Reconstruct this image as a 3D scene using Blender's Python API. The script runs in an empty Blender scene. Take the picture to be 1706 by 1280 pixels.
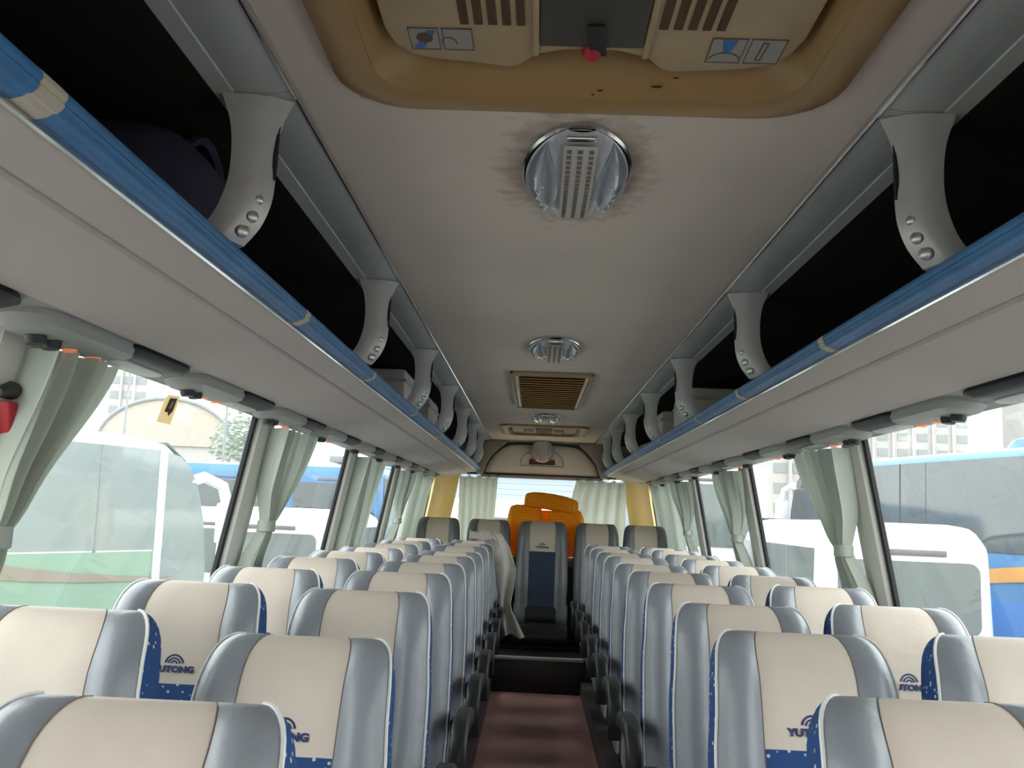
import bpy, bmesh, math, random
from mathutils import Vector, Matrix
random.seed(7)
PI = math.pi
SC = bpy.context.scene
COL = SC.collection

# ------------------------------------------------------------------ camera
F_PX, VPX, VPY, ROLL = 1550.0, 889.0, 858.0, math.radians(2.15)
CAM = Vector((-0.065, 0.0, 1.35))
yc = Vector(((VPX - 853) / F_PX, (640 - VPY) / F_PX, 1.0)).normalized()      # bus axis seen from the camera
zc = Vector((math.sin(ROLL), math.cos(ROLL), 0.0)); zc = (zc - zc.dot(yc) * yc).normalized()
xc = yc.cross(zc)
if xc.x < 0: xc = -xc
cd = bpy.data.cameras.new('camera'); cam = bpy.data.objects.new('camera', cd); COL.objects.link(cam)
cd.sensor_width = 36.0; cd.sensor_fit = 'HORIZONTAL'; cd.lens = F_PX / 1706.0 * 36.0
cd.clip_start = 0.02; cd.clip_end = 1000
right = Vector((xc[0], yc[0], zc[0])); up = Vector((xc[1], yc[1], zc[1])); fwd = Vector((xc[2], yc[2], zc[2]))
m = Matrix((right, up, -fwd)).transposed().to_4x4(); m.translation = CAM
cam.matrix_world = m
SC.camera = cam

# ------------------------------------------------------------------ world and exposure
w = bpy.data.worlds.new('overcast'); SC.world = w; w.use_nodes = True
bg = w.node_tree.nodes['Background']
bg.inputs[0].default_value = (1.0, 1.0, 1.0, 1); bg.inputs[1].default_value = 1.0
SC.view_settings.view_transform = 'Standard'; SC.view_settings.look = 'None'
SC.view_settings.gamma = 1.0; SC.view_settings.use_curve_mapping = False
SC.view_settings.exposure = 2.22
SC.cycles.max_bounces = 10; SC.cycles.diffuse_bounces = 6; SC.cycles.glossy_bounces = 4
SC.cycles.transparent_max_bounces = 24; SC.cycles.transmission_bounces = 6
SC.cycles.caustics_reflective = False; SC.cycles.caustics_refractive = False

# ------------------------------------------------------------------ materials
MATS = {}
def mat(name, col, rough=0.5, metal=0.0, bump=0.0, bscale=40.0, spec=0.5, var=0.0, vscale=6.0, emit=None, coat=0.0, bdist=0.01):
    m = bpy.data.materials.new(name); m.use_nodes = True
    nt = m.node_tree; b = nt.nodes['Principled BSDF']
    b.inputs['Base Color'].default_value = (*col, 1); b.inputs['Roughness'].default_value = rough
    b.inputs['Metallic'].default_value = metal; b.inputs['Specular IOR Level'].default_value = spec
    b.inputs['Coat Weight'].default_value = coat
    tc = nt.nodes.new('ShaderNodeTexCoord')
    if bump:
        n = nt.nodes.new('ShaderNodeTexNoise'); n.inputs['Scale'].default_value = bscale; n.inputs['Detail'].default_value = 4
        bp = nt.nodes.new('ShaderNodeBump'); bp.inputs['Strength'].default_value = bump; bp.inputs['Distance'].default_value = bdist
        nt.links.new(tc.outputs['Object'], n.inputs['Vector']); nt.links.new(n.outputs['Fac'], bp.inputs['Height'])
        nt.links.new(bp.outputs['Normal'], b.inputs['Normal'])
    if var:
        n = nt.nodes.new('ShaderNodeTexNoise'); n.inputs['Scale'].default_value = vscale; n.inputs['Detail'].default_value = 5
        r = nt.nodes.new('ShaderNodeValToRGB'); r.color_ramp.elements[0].position = 0.3; r.color_ramp.elements[1].position = 0.7
        r.color_ramp.elements[0].color = (*[c * (1 - var) for c in col], 1); r.color_ramp.elements[1].color = (*[min(1, c * (1 + var * .5)) for c in col], 1)
        nt.links.new(tc.outputs['Object'], n.inputs['Vector']); nt.links.new(n.outputs['Fac'], r.inputs['Fac'])
        nt.links.new(r.outputs['Color'], b.inputs['Base Color'])
    if emit:
        b.inputs['Emission Color'].default_value = (*emit[:3], 1); b.inputs['Emission Strength'].default_value = emit[3]
    MATS[name] = m
    return m

mat('ceiling_fabric', (.74, .655, .56), .9, bump=.15, bscale=300, spec=.2, var=.08, vscale=1.4)
mat('rack_fabric', (.64, .57, .52), .9, bump=.12, bscale=300, spec=.2, var=.05, vscale=2)
mat('cove_plastic', (.50, .535, .51), .38, spec=.5, var=.08, vscale=3)
mat('chrome', (.78, .79, .78), .18, metal=1)
mat('silver_plastic', (.60, .60, .59), .38, metal=.25, var=.06, vscale=20)
mat('rail_blue', (.05, .21, .46), .40, spec=.4, var=.18, vscale=9)
mat('tape', (.62, .56, .44), .6)
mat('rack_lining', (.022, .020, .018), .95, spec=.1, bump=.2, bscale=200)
mat('grey_plastic', (.42, .42, .39), .5, var=.06)
mat('dark_plastic', (.018, .019, .021), .45, spec=.5)
mat('black_rubber', (.012, .012, .012), .6)
mat('lens_dark', (.02, .022, .028), .4, spec=.3)
mat('beige_leather', (.655, .572, .50), .46, bump=.25, bscale=22, spec=.35, var=.07, vscale=5, bdist=.006)
mat('grey_leather', (.26, .28, .315), .36, bump=.4, bscale=14, spec=.5, var=.05, vscale=5, bdist=.012)
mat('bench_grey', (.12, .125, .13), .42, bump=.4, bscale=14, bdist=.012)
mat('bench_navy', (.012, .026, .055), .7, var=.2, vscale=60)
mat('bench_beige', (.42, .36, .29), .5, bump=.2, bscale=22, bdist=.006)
mat('seam_thread', (.20, .16, .13), .8)
mat('piping_white', (.80, .80, .78), .5)
mat('navy_print', (.015, .03, .13), .6)
mat('shell_grey', (.16, .17, .19), .5)
mat('black_leather', (.012, .013, .015), .34, bump=.2, bscale=30)
mat('maroon_floor', (.58, .32, .30), .5, bump=.1, bscale=120, var=.15, vscale=5)
mat('stud_metal', (.62, .62, .60), .32, metal=.8)
mat('platform_floor', (.07, .06, .06), .7)
mat('wall_trim', (.62, .60, .55), .6, var=.05)
mat('pillar_trim', (.68, .66, .60), .55)
mat('yellow_panel', (.80, .58, .22), .5, spec=.4, var=.05, vscale=3)
mat('tan_plastic', (.36, .225, .085), .42, var=.08, vscale=7)
mat('tan_light', (.42, .31, .17), .5, var=.08, vscale=9)
mat('tan_dark', (.10, .055, .016), .6)
mat('slot_dark', (.07, .04, .015), .8)
mat('stain_brown', (.09, .03, .01), .7)
mat('roof_glass', (.055, .052, .042), .55, spec=.2)
mat('red_plastic', (.42, .015, .02), .55)
mat('white_plastic', (.75, .74, .70), .4)
mat('lamp_lens', (.50, .52, .54), .12, spec=.9, bump=.25, bscale=18, bdist=.02)
mat('lamp_cell', (.20, .19, .17), .3)
mat('lamp_lobe', (.27, .31, .36), .12, spec=.9, bump=.15, bscale=14, bdist=.02)
mat('lamp_led', (.60, .58, .52), .35)
mat('lamp_gap', (.12, .10, .09), .4)
mat('amber_lamp', (.80, .28, .12), .3, emit=(1, .32, .14, .07))
mat('curtain_cloth', (.60, .64, .57), .9, spec=.15, bump=.1, bscale=250)
mat('sheet_cloth', (.66, .62, .57), .9, spec=.15, bump=.15, bscale=30)
mat('bag_cloth', (.025, .020, .045), .85, bump=.4, bscale=12)
mat('carton', (.70, .64, .60), .8)
mat('header_plastic', (.78, .76, .69), .5)
mat('header_surround', (.30, .305, .28), .6)
mat('sign_red', (.25, .02, .01), .4)
mat('sticker_white', (.30, .29, .25), .5)
mat('sticker_blue', (.02, .14, .36), .5)
mat('sticker_tan', (.80, .68, .48), .5)
mat('sticker_brown', (.10, .05, .02), .5)
# outdoors
mat('ground_concrete', (.30, .30, .29), .9, var=.15, vscale=.6)
mat('paint_blue', (.045, .17, .38), .35, coat=.15)
mat('paint_deep_blue', (.03, .17, .52), .3, coat=.3)
mat('paint_white', (.82, .83, .82), .3, coat=.3)
mat('paint_green', (.22, .34, .26), .35, coat=.15)
mat('paint_lime', (.50, .72, .16), .35)
mat('paint_tan', (.26, .22, .18), .4)
mat('paint_orange', (.55, .26, .05), .4)
mat('bus_glass', (.060, .070, .080), .06, spec=.6)
mat('bus_glass_pale', (.12, .14, .14), .06, spec=.6)
mat('midi_glass', (.24, .275, .28), .06, spec=.6)
mat('tail_lamp', (.12, .10, .11), .3)
mat('concrete_pale', (.40, .38, .37), .9)
mat('window_grey', (.22, .235, .25), .4)
mat('siding_white', (.34, .39, .45), .7)
mat('roof_tan', (.40, .35, .31), .8)
mat('leaf_grey', (.30, .36, .30), .9)
mat('bark', (.25, .22, .2), .9)

def ceiling_smudge():
    m = MATS['ceiling_fabric']; nt = m.node_tree; b = nt.nodes['Principled BSDF']
    src = b.inputs['Base Color'].links[0].from_socket
    tc = nt.nodes.new('ShaderNodeTexCoord'); mp = nt.nodes.new('ShaderNodeMapping'); mp.vector_type = 'POINT'
    mp.inputs['Location'].default_value = (0, -1.945 / .72, 0); mp.inputs['Scale'].default_value = (1 / .33, 1 / .72, 0)
    ln = nt.nodes.new('ShaderNodeVectorMath'); ln.operation = 'LENGTH'
    n = nt.nodes.new('ShaderNodeTexNoise'); n.inputs['Scale'].default_value = 22; n.inputs['Detail'].default_value = 6
    sub = nt.nodes.new('ShaderNodeMath'); sub.operation = 'MULTIPLY_ADD'; sub.inputs[1].default_value = .75
    r = nt.nodes.new('ShaderNodeValToRGB'); r.color_ramp.elements[0].position = .62; r.color_ramp.elements[1].position = .92
    r.color_ramp.elements[0].color = (.62, .57, .52, 1); r.color_ramp.elements[1].color = (1, 1, 1, 1)
    mx = nt.nodes.new('ShaderNodeMix'); mx.data_type = 'RGBA'; mx.blend_type = 'MULTIPLY'; mx.inputs[0].default_value = 1
    nt.links.new(tc.outputs['Object'], mp.inputs[0]); nt.links.new(mp.outputs[0], ln.inputs[0]); nt.links.new(tc.outputs['Object'], n.inputs['Vector'])
    nt.links.new(n.outputs['Fac'], sub.inputs[0]); nt.links.new(ln.outputs['Value'], sub.inputs[2]); nt.links.new(sub.outputs[0], r.inputs['Fac'])
    nt.links.new(src, mx.inputs[6]); nt.links.new(r.outputs['Color'], mx.inputs[7]); nt.links.new(mx.outputs[2], b.inputs['Base Color'])
ceiling_smudge()

def fabric_blue():
    m = bpy.data.materials.new('blue_fabric'); m.use_nodes = True; nt = m.node_tree; b = nt.nodes['Principled BSDF']
    b.inputs['Roughness'].default_value = .85; b.inputs['Specular IOR Level'].default_value = .2
    tc = nt.nodes.new('ShaderNodeTexCoord')
    v = nt.nodes.new('ShaderNodeTexVoronoi'); v.inputs['Scale'].default_value = 62; v.inputs['Randomness'].default_value = 1
    wn = nt.nodes.new('ShaderNodeTexNoise'); wn.inputs['Scale'].default_value = 9
    r = nt.nodes.new('ShaderNodeValToRGB'); r.color_ramp.elements[0].position = .17; r.color_ramp.elements[1].position = .25
    r.color_ramp.elements[0].color = (.55, .57, .62, 1); r.color_ramp.elements[1].color = (.028, .075, .215, 1)
    r2 = nt.nodes.new('ShaderNodeValToRGB'); r2.color_ramp.elements[0].position = .40; r2.color_ramp.elements[1].position = .48
    r2.color_ramp.elements[0].color = (0, 0, 0, 1); r2.color_ramp.elements[1].color = (1, 1, 1, 1)
    mx = nt.nodes.new('ShaderNodeMix'); mx.data_type = 'RGBA'
    nt.links.new(tc.outputs['Object'], v.inputs['Vector']); nt.links.new(tc.outputs['Object'], wn.inputs['Vector'])
    nt.links.new(v.outputs['Distance'], r.inputs['Fac']); nt.links.new(wn.outputs['Fac'], r2.inputs['Fac'])
    nt.links.new(r2.outputs['Color'], mx.inputs[0]); mx.inputs[6].default_value = (.028, .075, .215, 1)
    nt.links.new(r.outputs['Color'], mx.inputs[7]); nt.links.new(mx.outputs[2], b.inputs['Base Color'])
    MATS['blue_fabric'] = m
fabric_blue()

def quilt_mat():
    m = mat('orange_quilt', (.93, .42, .015), .7, spec=.2); nt = m.node_tree; b = nt.nodes['Principled BSDF']
    tc = nt.nodes.new('ShaderNodeTexCoord'); v = nt.nodes.new('ShaderNodeTexVoronoi'); v.inputs['Scale'].default_value = 34; v.inputs['Randomness'].default_value = 0.05
    r = nt.nodes.new('ShaderNodeValToRGB'); r.color_ramp.elements[0].position = .12; r.color_ramp.elements[1].position = .5
    r.color_ramp.elements[0].color = (1, .66, .07, 1); r.color_ramp.elements[1].color = (.95, .40, .012, 1)
    nt.links.new(tc.outputs['Object'], v.inputs['Vector']); nt.links.new(v.outputs['Distance'], r.inputs['Fac']); nt.links.new(r.outputs['Color'], b.inputs['Base Color'])
quilt_mat()

def glass_mat(name, tint, veil, gloss):
    m = bpy.data.materials.new(name); m.use_nodes = True; nt = m.node_tree
    for n in list(nt.nodes): nt.nodes.remove(n)
    out = nt.nodes.new('ShaderNodeOutputMaterial'); tr = nt.nodes.new('ShaderNodeBsdfTransparent'); tr.inputs[0].default_value = (*tint, 1)
    gl = nt.nodes.new('ShaderNodeBsdfGlossy'); gl.inputs['Roughness'].default_value = .02
    tl = nt.nodes.new('ShaderNodeBsdfTranslucent'); tl.inputs[0].default_value = (.9, 1, .98, 1)
    lw = nt.nodes.new('ShaderNodeLayerWeight'); lw.inputs[0].default_value = .5
    pw = nt.nodes.new('ShaderNodeMath'); pw.operation = 'POWER'; pw.inputs[1].default_value = 4.0
    fr = nt.nodes.new('ShaderNodeMath'); fr.operation = 'MULTIPLY_ADD'; fr.inputs[1].default_value = gloss; fr.inputs[2].default_value = .025
    nt.links.new(lw.outputs['Facing'], pw.inputs[0]); nt.links.new(pw.outputs[0], fr.inputs[0])
    m1 = nt.nodes.new('ShaderNodeMixShader'); m1.inputs[0].default_value = veil
    m2 = nt.nodes.new('ShaderNodeMixShader')
    nt.links.new(tr.outputs[0], m1.inputs[1]); nt.links.new(tl.outputs[0], m1.inputs[2])
    nt.links.new(fr.outputs[0], m2.inputs[0]); nt.links.new(m1.outputs[0], m2.inputs[1]); nt.links.new(gl.outputs[0], m2.inputs[2])
    nt.links.new(m2.outputs[0], out.inputs[0]); MATS[name] = m
glass_mat('window_glass', (.95, .985, .97), .013, .28)

def cloth_translucent(name, fac):
    m = MATS[name]; nt = m.node_tree; b = nt.nodes['Principled BSDF']; out = nt.nodes['Material Output']
    tl = nt.nodes.new('ShaderNodeBsdfTranslucent'); tl.inputs[0].default_value = b.inputs['Base Color'].default_value
    mx = nt.nodes.new('ShaderNodeMixShader'); mx.inputs[0].default_value = fac
    if b.inputs['Base Color'].links: nt.links.new(b.inputs['Base Color'].links[0].from_socket, tl.inputs[0])
    nt.links.new(b.outputs[0], mx.inputs[1]); nt.links.new(tl.outputs[0], mx.inputs[2]); nt.links.new(mx.outputs[0], out.inputs[0])
cloth_translucent('curtain_cloth', .28); cloth_translucent('sheet_cloth', .25)
MATS['orange_quilt'].node_tree.nodes['Principled BSDF'].inputs['Base Color'].default_value = (1, .50, .03, 1); cloth_translucent('orange_quilt', .40); cloth_translucent('sticker_tan', .6)

# ------------------------------------------------------------------ helpers
def tag(o, label=None, cat=None, group=None, kind=None):
    if label: o['label'] = label
    if cat: o['category'] = cat
    if group: o['group'] = group
    if kind: o['kind'] = kind
    return o
def empty(name, loc=(0, 0, 0), rz=0.0, parent=None):
    o = bpy.data.objects.new(name, None); COL.objects.link(o); o.location = loc; o.rotation_euler = (0, 0, rz); o.parent = parent
    o.empty_display_size = .1
    return o
class MB:
    def __init__(s): s.v = []; s.f = []
    def add(s, vs, fs):
        n = len(s.v); s.v += [tuple(p) for p in vs]; s.f += [tuple(i + n for i in f) for f in fs]; return s
    def box(s, x0, x1, y0, y1, z0, z1):
        return s.add([(x0, y0, z0), (x1, y0, z0), (x1, y1, z0), (x0, y1, z0), (x0, y0, z1), (x1, y0, z1), (x1, y1, z1), (x0, y1, z1)],
                     [(3, 2, 1, 0), (4, 5, 6, 7), (0, 1, 5, 4), (1, 2, 6, 5), (2, 3, 7, 6), (3, 0, 4, 7)])
    def obox(s, M, hx, hy, hz):
        c = [M @ Vector((x, y, z)) for z in (-hz, hz) for x, y in ((-hx, -hy), (hx, -hy), (hx, hy), (-hx, hy))]
        return s.add(c, [(3, 2, 1, 0), (4, 5, 6, 7), (0, 1, 5, 4), (1, 2, 6, 5), (2, 3, 7, 6), (3, 0, 4, 7)])
    def loft(s, loops, closed=True, cap=True):
        n = len(loops[0]); vs = [p for l in loops for p in l]; fs = []
        for i in range(len(loops) - 1):
            for j in range(n if closed else n - 1):
                k = (j + 1) % n; fs.append((i * n + j, i * n + k, (i + 1) * n + k, (i + 1) * n + j))
        if cap and closed:
            fs.append(tuple(range(n - 1, -1, -1))); fs.append(tuple(range((len(loops) - 1) * n, len(loops) * n)))
        return s.add(vs, fs)
    def tube(s, path, r, n=8, cap=True):
        path = [Vector(p) for p in path]; loops = []; prev = None
        for i, p in enumerate(path):
            t = (path[min(i + 1, len(path) - 1)] - path[max(i - 1, 0)]).normalized()
            a = prev if prev is not None else (Vector((0, 0, 1)) if abs(t.z) < .9 else Vector((1, 0, 0)))
            u = (a - a.dot(t) * t).normalized(); v = t.cross(u); prev = u
            rr = r[i] if isinstance(r, (list, tuple)) else r
            loops.append([p + rr * (math.cos(2 * PI * k / n) * u + math.sin(2 * PI * k / n) * v) for k in range(n)])
        return s.loft(loops, True, cap)
    def prism(s, poly, h0, h1, ax='z'):
        def P(a, b, h): return {'z': (a, b, h), 'y': (a, h, b), 'x': (h, a, b)}[ax]
        return s.loft([[P(a, b, h0) for a, b in poly], [P(a, b, h1) for a, b in poly]])
    def grid(s, fn, nu, nv):
        vs = [fn(i / nu, j / nv) for j in range(nv + 1) for i in range(nu + 1)]
        fs = [(j * (nu + 1) + i, j * (nu + 1) + i + 1, (j + 1) * (nu + 1) + i + 1, (j + 1) * (nu + 1) + i) for j in range(nv) for i in range(nu)]
        return s.add(vs, fs)
    def disc(s, M, rx, ry, h, n=20):
        return s.loft([[M @ Vector((rx * k * math.cos(2 * PI * i / n), ry * k * math.sin(2 * PI * i / n), z)) for i in range(n)] for k, z in ((1, 0), (1, h * .6), (.82, h))])
    def dome(s, M, rx, ry, h, n=20, m=5):
        loops = []
        for j in range(m):
            a = j / m * PI / 2
            loops.append([M @ Vector((rx * math.cos(a) * math.cos(2 * PI * i / n), ry * math.cos(a) * math.sin(2 * PI * i / n), h * math.sin(a))) for i in range(n)])
        return s.loft(loops)
    def mesh(s, name):
        me = bpy.data.meshes.new(name); me.from_pydata(s.v, [], s.f)
        bm = bmesh.new(); bm.from_mesh(me); bmesh.ops.recalc_face_normals(bm, faces=bm.faces); bm.to_mesh(me); bm.free()
        return me
    def build(s, name, material, parent=None, smooth=False, bevel=0.0, seg=2, angle=40):
        me = s.mesh(name); me.materials.append(MATS[material])
        if bevel:
            bm = bmesh.new(); bm.from_mesh(me)
            es = [e for e in bm.edges if len(e.link_faces) == 2 and e.calc_face_angle(0) > math.radians(30)]
            bmesh.ops.bevel(bm, geom=es, offset=bevel, segments=seg, profile=.5, affect='EDGES', clamp_overlap=True)
            bm.to_mesh(me); bm.free()
        if smooth or bevel:
            me.shade_smooth()
            if hasattr(me, 'set_sharp_from_angle'): me.set_sharp_from_angle(angle=math.radians(angle))
        o = bpy.data.objects.new(name, me); COL.objects.link(o); o.parent = parent
        return o
def copy_tree(o, parent=None):
    c = o.copy(); COL.objects.link(c); c.parent = parent
    for ch in list(o.children):
        if ch.name in CHILD_SKIP: continue
        copy_tree(ch, c)
    return c
CHILD_SKIP = set()
def lerp(a, b, t): return a + (b - a) * t
def interp(pts, x):
    if x <= pts[0][0]: return pts[0][1]
    for (a, b), (c, d) in zip(pts, pts[1:]):
        if x <= c:
            t = (x - a) / (c - a); t = t * t * (3 - 2 * t); return lerp(b, d, t)
    return pts[-1][1]
def rrect(hx, hy, r, z, n=6, cx=0, cy=0):
    out = []
    for qx, qy, a0 in ((1, 1, 0), (-1, 1, PI / 2), (-1, -1, PI), (1, -1, 1.5 * PI)):
        for k in range(n + 1):
            a = a0 + k / n * PI / 2
            out.append((cx + qx * (hx - r) + r * math.cos(a), cy + qy * (hy - r) + r * math.sin(a), z))
    return out
ORD = ['', 'first', 'second', 'third', 'fourth', 'fifth', 'sixth', 'seventh', 'eighth', 'ninth', 'tenth', 'eleventh', 'twelfth', 'thirteenth']
SIDE = {-1: 'on the white sheet side', 1: 'opposite the white sheet side'}
def struct(o, label, cat): return tag(o, label, cat, kind='structure')

Y0, Y1 = -1.7, 9.6           # front and rear of the saloon
ZC = 2.09                    # ceiling
def xwall(z): return 1.18 + (1.70 - z) * 0.184
def taper(y): return 0.0 if y < 7.6 else 0.13 * min(1, (y - 7.6) / 1.6) ** 1.3

# ------------------------------------------------------------------ floor, walls, ceiling
mb = MB(); mb.grid(lambda u, v: (lerp(-.34, .34, u), lerp(Y0, 7.36, v), .006 * math.sin(v * 9.06 * 2 * PI / .52) * (0.6 + .4 * math.cos(u * 3)) ), 8, 220)
struct(mb.build('floor', 'maroon_floor', smooth=True), 'rippled maroon vinyl floor of the gangway between the seats', 'floor')
for s in (-1, 1):
    b = MB().box(*sorted((s * .34, s * 1.36)), Y0, 7.42, -.02, .10)
    struct(b.build('floor_' + ('left' if s < 0 else 'right'), 'platform_floor', bevel=.01), 'dark raised floor platform under the seats ' + SIDE[s], 'floor')
step = MB().box(-1.3, 1.3, 7.36, 9.62, -.02, .26).build('trim_1', 'black_leather', bevel=.01)
struct(step, 'black step riser in front of the rear bench', 'step')
MB().box(-.36, .36, 7.345, 7.40, .245, .268).build('nosing', 'silver_plastic', step, bevel=.004)
ZS = .86
for s in (-1, 1):
    nm = 'wall_' + ('left' if s < 0 else 'right')
    mb = MB()
    ys = [Y0, 0, 2, 4, 6, 7.6, 8.2, 8.8, 9.3, Y1 + .05]
    loops = [[(s * (xwall(z) - taper(y) + d), y, z) for z, d in ((-.02, 0), (ZS, 0), (ZS, .07), (-.02, .07))] for y in ys]
    mb.loft(loops)
    struct(mb.build(nm, 'wall_trim'), 'grey beige side wall below the windows ' + SIDE[s], 'wall')
    mb = MB()
    loops = [[(s * (xwall(z) - taper(y) + d), y, z) for z, d in ((1.72, 0), (2.16, 0), (2.16, .06), (1.72, .06))] for y in ys]
    mb.loft(loops)
    struct(mb.build(nm + '_upper', 'wall_trim'), 'side wall strip behind the luggage rack ' + SIDE[s], 'wall')
H1 = (-.41, .41, .69, 1.60); H2 = (-.355, .355, 7.68, 8.60)
mb = MB()
for (x0, x1, y0, y1) in [(-.53, .53, Y0, H1[2]), (-.53, H1[0], H1[2], H1[3]), (H1[1], .53, H1[2], H1[3]), (-.53, .53, H1[3], H2[2]), (-.53, H2[0], H2[2], H2[3]), (H2[1], .53, H2[2], H2[3]), (-.53, .53, H2[3], 9.45)]:
    mb.box(x0, x1, y0, y1, ZC, ZC + .03)
struct(mb.build('ceiling', 'ceiling_fabric'), 'taupe fabric ceiling panel with smudges running the length of the bus', 'ceiling')
mb = MB().box(-1.22, 1.22, Y0, Y1 + .1, 2.24, 2.27)
struct(mb.build('ceiling_outer', 'wall_trim'), 'outer roof skin above the ceiling panel', 'roof')
# front end behind the camera: header lowered to cut daylight, dash wall, windscreen opening
mb = MB().box(-1.3, 1.3, Y0 - .05, Y0, 1.32, 2.26)
struct(mb.build('wall_front', 'wall_trim'), 'unseen front header brought down over the windscreen to cut daylight', 'wall')
mb = MB().box(-1.36, 1.36, Y0 - .05, Y0, -.02, .80)
struct(mb.build('wall_front_lower', 'wall_trim'), 'front wall below the windscreen', 'wall')

# ------------------------------------------------------------------ windows and pillars
PILL = {-1: [-.15, 1.86, 3.72, 5.60, 7.47], 1: [-.15, 1.80, 3.63, 5.55, 7.37]}
nwin = 0; ntrim = 1
for s in (-1, 1):
    ps = PILL[s]; spans = list(zip([Y0 - .3] + ps, ps + [9.32]))
    for i, (a, b) in enumerate(spans):
        ya = a + (.19 if i else .1); yb = b
        nwin += 1
        wn = empty('window_%d' % nwin, (0, ya, ZS))
        struct(wn, ('side window ' + SIDE[s] + ', %s from the rear corner') % ORD[len(spans) - i], 'window')
        def wx(z, y, d): return s * (xwall(z) - taper(y) + d)
        zz = (ZS, 1.72); n = 5; mb = MB()
        loops = []
        for k in range(n + 1):
            y = lerp(ya, yb, k / n)
            loops.append([(wx(zz[0], y, .030), y - ya, 0), (wx(zz[1], y, .030), y - ya, zz[1] - ZS), (wx(zz[1], y, .036), y - ya, zz[1] - ZS), (wx(zz[0], y, .036), y - ya, 0)])
        mb.loft(loops); mb.build('pane', 'window_glass', wn)
        fr = MB()
        for (y_, z0, z1) in ((ya, *zz), (yb, *zz)):
            fr.tube([(wx(z0, y_, .024), y_ - ya, 0), (wx(z1, y_, .024), y_ - ya, z1 - ZS)], .013, 6)
        for z_ in zz:
            fr.tube([(wx(z_, lerp(ya, yb, k / n), .024), lerp(ya, yb, k / n) - ya, z_ - ZS) for k in range(n + 1)], .013, 6)
        fr.build('gasket', 'black_rubber', wn, smooth=True)
    for i, p in enumerate(ps):
        ntrim += 1
        mb = MB(); prof = [(p, .03), (p + .015, -.005), (p + .05, -.02), (p + .15, -.02), (p + .18, -.005), (p + .195, .03)]
        loops = [[(s * (xwall(z) - taper(y) + d), y, z) for y, d in prof] for z in (ZS - .02, 1.2, 1.5, 1.74)]
        mb.loft(loops)
        struct(mb.build('trim_%d' % ntrim, 'pillar_trim', smooth=True), ('window pillar ' + SIDE[s] + ', %s from the rear corner') % ORD[len(ps) - i], 'pillar')

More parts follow.
